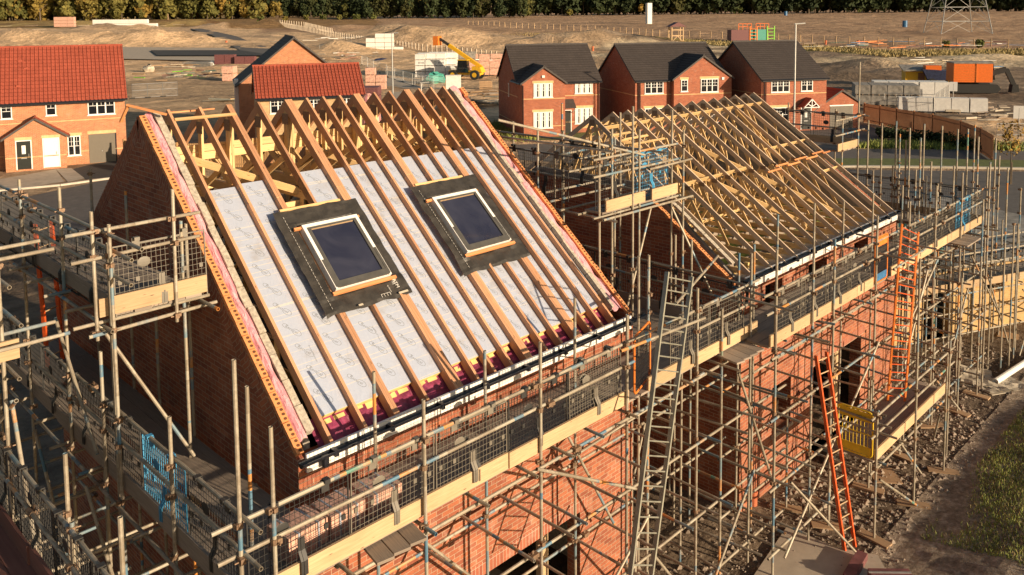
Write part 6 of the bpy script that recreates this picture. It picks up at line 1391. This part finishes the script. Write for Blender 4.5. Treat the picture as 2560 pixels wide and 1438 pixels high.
for x in (-1.5,1.5):
    for y in (-1.1,1.1): cyl(e, 'wheel', (x,y,.6), .65, .5, 'rubber')
# timber lookout with a red roof
e = thing('lookout_tower', 'white timber tower with a red pitched roof on the far earthworks', 'tower', (208.066,133.075,-2.452), R(-38)); e.scale = (.88,.88,.88); a = MB()
for x in (-2,2):
    for y in (-1.6,1.6): a.beam((x,y,-.5),(x,y,5.6),.32,.32)
for z in (2.4,4.4): a.beam((-2,-1.6,z),(2,-1.6,z),.2,.3); a.beam((-2,1.6,z),(2,1.6,z),.2,.3); a.beam((2,-1.6,z),(2,1.6,z),.2,.3)
a.beam((-2,-1.6,.3),(0,-1.6,2.3),.15,.2); a.beam((2,-1.6,.3),(0,-1.6,2.3),.15,.2); a.build('frame', M['toe'], e); a = MB(); a.prism([(-3,-2.4,5.5),(0,-2.4,7.0),(3,-2.4,5.5)], (0,4.8,0)); a.build('roof', M['packd'], e)
for i, (p, mt, mf, nm) in enumerate((((224.241,120.864,-2.355),'packd','orange','brown tank with an orange access frame'),((228.958,117.701,-2.315),'green','green','lime green tank with a red handrail'))):
    e = thing('access_tank', nm+' on the far earthworks', 'tank', p, R(-40)); a = MB(); a.box((-3.4,-1.8,0),(2.2,1.8,3.6)); a.build('tank', M[mt if mt != 'green' else 'meshc'], e); a = MB()
    for x in (2.4,4.6): a.beam((x,-1.8,0),(x,-1.8,4.6),.3,.3)
    for k in range(4): a.beam((2.4,-1.8,.8+k),(4.6,-1.8,.8+k),.2,.2)
    a.build('ladder_frame', M[mf], e); a = MB()
    for x in (-1,0.3,1.6,3.0): a.beam((x,-1.4,3.6),(x,-1.4,5.4),.14,.14)
    for z in (4.5,5.4): a.beam((-1,-1.4,z),(3.0,-1.4,z),.14,.14)
    a.build('handrail', M['macho'], e)
p = (310.497,216.084,2.110); a = MB(); a.box((-1.1,-1.1,0),(1.1,1.1,9.5)); o = a.build('block_pillar', M['curtain']); o.location = p; o.rotation_euler = (0,0,R(-30)); tag(o, 'tall white pillar standing alone in the ploughed field', 'pillar')
for u, v, nm in ((0,0,''),): pass
for p, nm in (((340.806,114.296,0.362),'blue marker drum in the ploughed field, nearest the pylon'),((440.662,214.979,5.118),'blue marker drum near the top of the field')): a = MB(); a.tube((0,0,0),(0,0,2.6),.9,10); a.tube((0,0,1.2),(0,0,1.35),.95,10); o = a.build('marker_drum', M['blue']); o.location = p; tag(o, nm, 'drum')
# pylon
def pylon(p, s, label):
    e = thing('pylon', label, 'pylon', p, R(-52)); e.scale = (s,s,s); a = MB(); H = 40; w = lambda z: 7.2*(1-z/H)**.9+.9 if z < H else .9; zs = [0,4.2,9.0,14,19,24,29,34,40]
    for z0, z1 in zip(zs, zs[1:]):
        A, B = w(z0), w(z1)
        for sx, sy in ((1,1),(1,-1),(-1,-1),(-1,1)): a.beam((sx*A,sy*A,z0),(sx*B,sy*B,z1),.22,.22)
        for (sx,sy),(tx,ty) in (((1,1),(1,-1)),((1,-1),(-1,-1)),((-1,-1),(-1,1)),((-1,1),(1,1))):
            m0 = ((sx+tx)/2*B,(sy+ty)/2*B,z1); a.beam((sx*A,sy*A,z0),m0,.08,.08); a.beam((tx*A,ty*A,z0),m0,.08,.08); a.beam((sx*B,sy*B,z1),(tx*B,ty*B,z1),.14,.14)
    a.build('lattice', M['steel'], e); a = MB()
    for z, L in ((24,9),(31,11),(38,8)): a.beam((-L,0,z+1),(0,0,z+1.5),.3,.3); a.beam((L,0,z+1),(0,0,z+1.5),.3,.3); a.beam((-L,0,z+1),(0,0,z-.5),.2,.2); a.beam((L,0,z+1),(0,0,z-.5),.2,.2)
    a.build('crossarm', M['steel'], e)
pylon((304.804,84.307,-1.263), 1.0, 'steel lattice pylon standing in the field at the top right'); 
def lamp(u, d, ztop, label):
    p = at(d, (u-1280)/2086); p.z = G0; e = thing('street_lamp', label, 'street lamp', p, R(-45)); h = ztop-G0; a = MB(); a.tube((0,0,0),(0,0,1.3),.12,8); a.tube((0,0,1.3),(0,0,h),.085,8,True,False,.06); a.build('column', M['pole'], e); a = MB(); a.beam((-.1,0,h),(.75,0,h+.05),.2,.09); a.build('lamp_head', M['pole'], e)
lamp(981, 96, 3.85, 'tall steel street lamp behind the ridge, left of the white blocks'); lamp(1989, 67, 4.8, 'tall steel street lamp in front of the right grey-roofed house'); lamp(1052, 78, -.5, 'short slim post right of the left street lamp') 
# signs
for p, h, nm in (((75.594,10.144,-5.200),1.7,'white notice sign at the far right'),((100.807,23.030,-5.200),1.6,'white notice sign beside the wrapped blocks')):
    e = thing('notice_sign', nm, 'sign', p, R(-65)); a = MB(); a.tube((0,0,0),(0,0,h+.9),.04,6); a.build('post', M['steel'], e); a = MB(); a.box((-.42,-.03,h),(.42,0,h+1.1)); a.build('panel', M['white'], e)
a = MB(); a.box((-.6,-.3,0),(.6,.3,.6)); a.prism([(-.65,-.35,.6),(-.65,.35,.6),(-.65,0,.75)], (1.3,0,0)); o = a.build('grit_bin', M['orange']); o.location = (67.919,13.392,-5.200); tag(o, 'small red box among the shrubs by the garden fence', 'bin')
# rear high platform seen beyond the open trusses
S = Scaf('small high scaffold platform beyond the right end of the open trusses', (20.400,1.709,1.224))
q = V((20.400,2.054,1.289)); w = V((20.400,1.332,1.614)); zz = (q.z+w.z)/2
y0, y1 = min(q.y,w.y), max(q.y,w.y)
for (u, top) in ((20.4,0),): pass
for x, y, z in ((20.4,y0,zz+2.6),(20.4,y1,zz+1.1),(19.2,y0,zz+1.0),(20.4,y1+1.6,zz+1.2),(20.4,y1+3.2,zz+1.2)): S.std(x, y, z, (zz,zz+.5,zz+1.0))
for z in (.5,.95): S.tube('guard_rail', (20.42,y0-.3,zz+z), (20.42,y1+4,zz+z)); S.tube('guard_rail', (18.6,y0-.05,zz+z), (20.7,y0-.05,zz+z))
S.toe((20.38,y1+4,zz),(20.38,y0,zz)); S.toe((18.9,y0,zz),(20.3,y0,zz)); S.deck(19.1,20.35,y0,y1+4,zz,'y')
guards((20.38,y1+3.4,zz+.97),(20.38,y0+.1,zz+.97), 3, 'on the high platform beyond the open trusses', 'the back', 'mesh', 'mesh guards beyond the open trusses')

# ================================================================== CAMERA, SUN, SKY
cam = bpy.data.cameras.new('camera'); co = bpy.data.objects.new('camera', cam); COL.objects.link(co); scene.camera = co
co.matrix_world = Matrix(((RT[0],UP[0],-FW[0],LOC[0]),(RT[1],UP[1],-FW[1],LOC[1]),(RT[2],UP[2],-FW[2],LOC[2]),(0,0,0,1)))
cam.sensor_fit = 'HORIZONTAL'; cam.sensor_width = 36; cam.lens = 36*FPX/2560; cam.shift_x = 0; cam.shift_y = (CY-719)/2560; cam.clip_end = 6000; cam.clip_start = .05
EL = R(13); SD = V((.19,-1,0)).normalized()
s = bpy.data.lights.new('sun', 'SUN'); s.energy = 5.0; s.angle = R(.5); s.color = (1,.79,.55); so = bpy.data.objects.new('sun', s); COL.objects.link(so)
dv = V((SD.x*math.cos(EL), SD.y*math.cos(EL), math.sin(EL))); so.rotation_euler = dv.to_track_quat('Z','Y').to_euler(); so.location = dv*60
w = bpy.data.worlds.new('World'); scene.world = w; w.use_nodes = True; nt = w.node_tree; nt.nodes.clear()
sk = nt.nodes.new('ShaderNodeTexSky'); sk.sky_type = 'NISHITA'; sk.sun_disc = False; sk.sun_elevation = EL; sk.sun_rotation = math.atan2(SD.x, SD.y); sk.air_density = 1.2; sk.dust_density = 1.5
bg = nt.nodes.new('ShaderNodeBackground'); bg.inputs[1].default_value = .06; ou = nt.nodes.new('ShaderNodeOutputWorld'); nt.links.new(sk.outputs[0], bg.inputs[0]); nt.links.new(bg.outputs[0], ou.inputs[0])
vs = scene.view_settings; vs.view_transform = 'Standard'; vs.look = 'None'; vs.exposure = .55; vs.gamma = 1
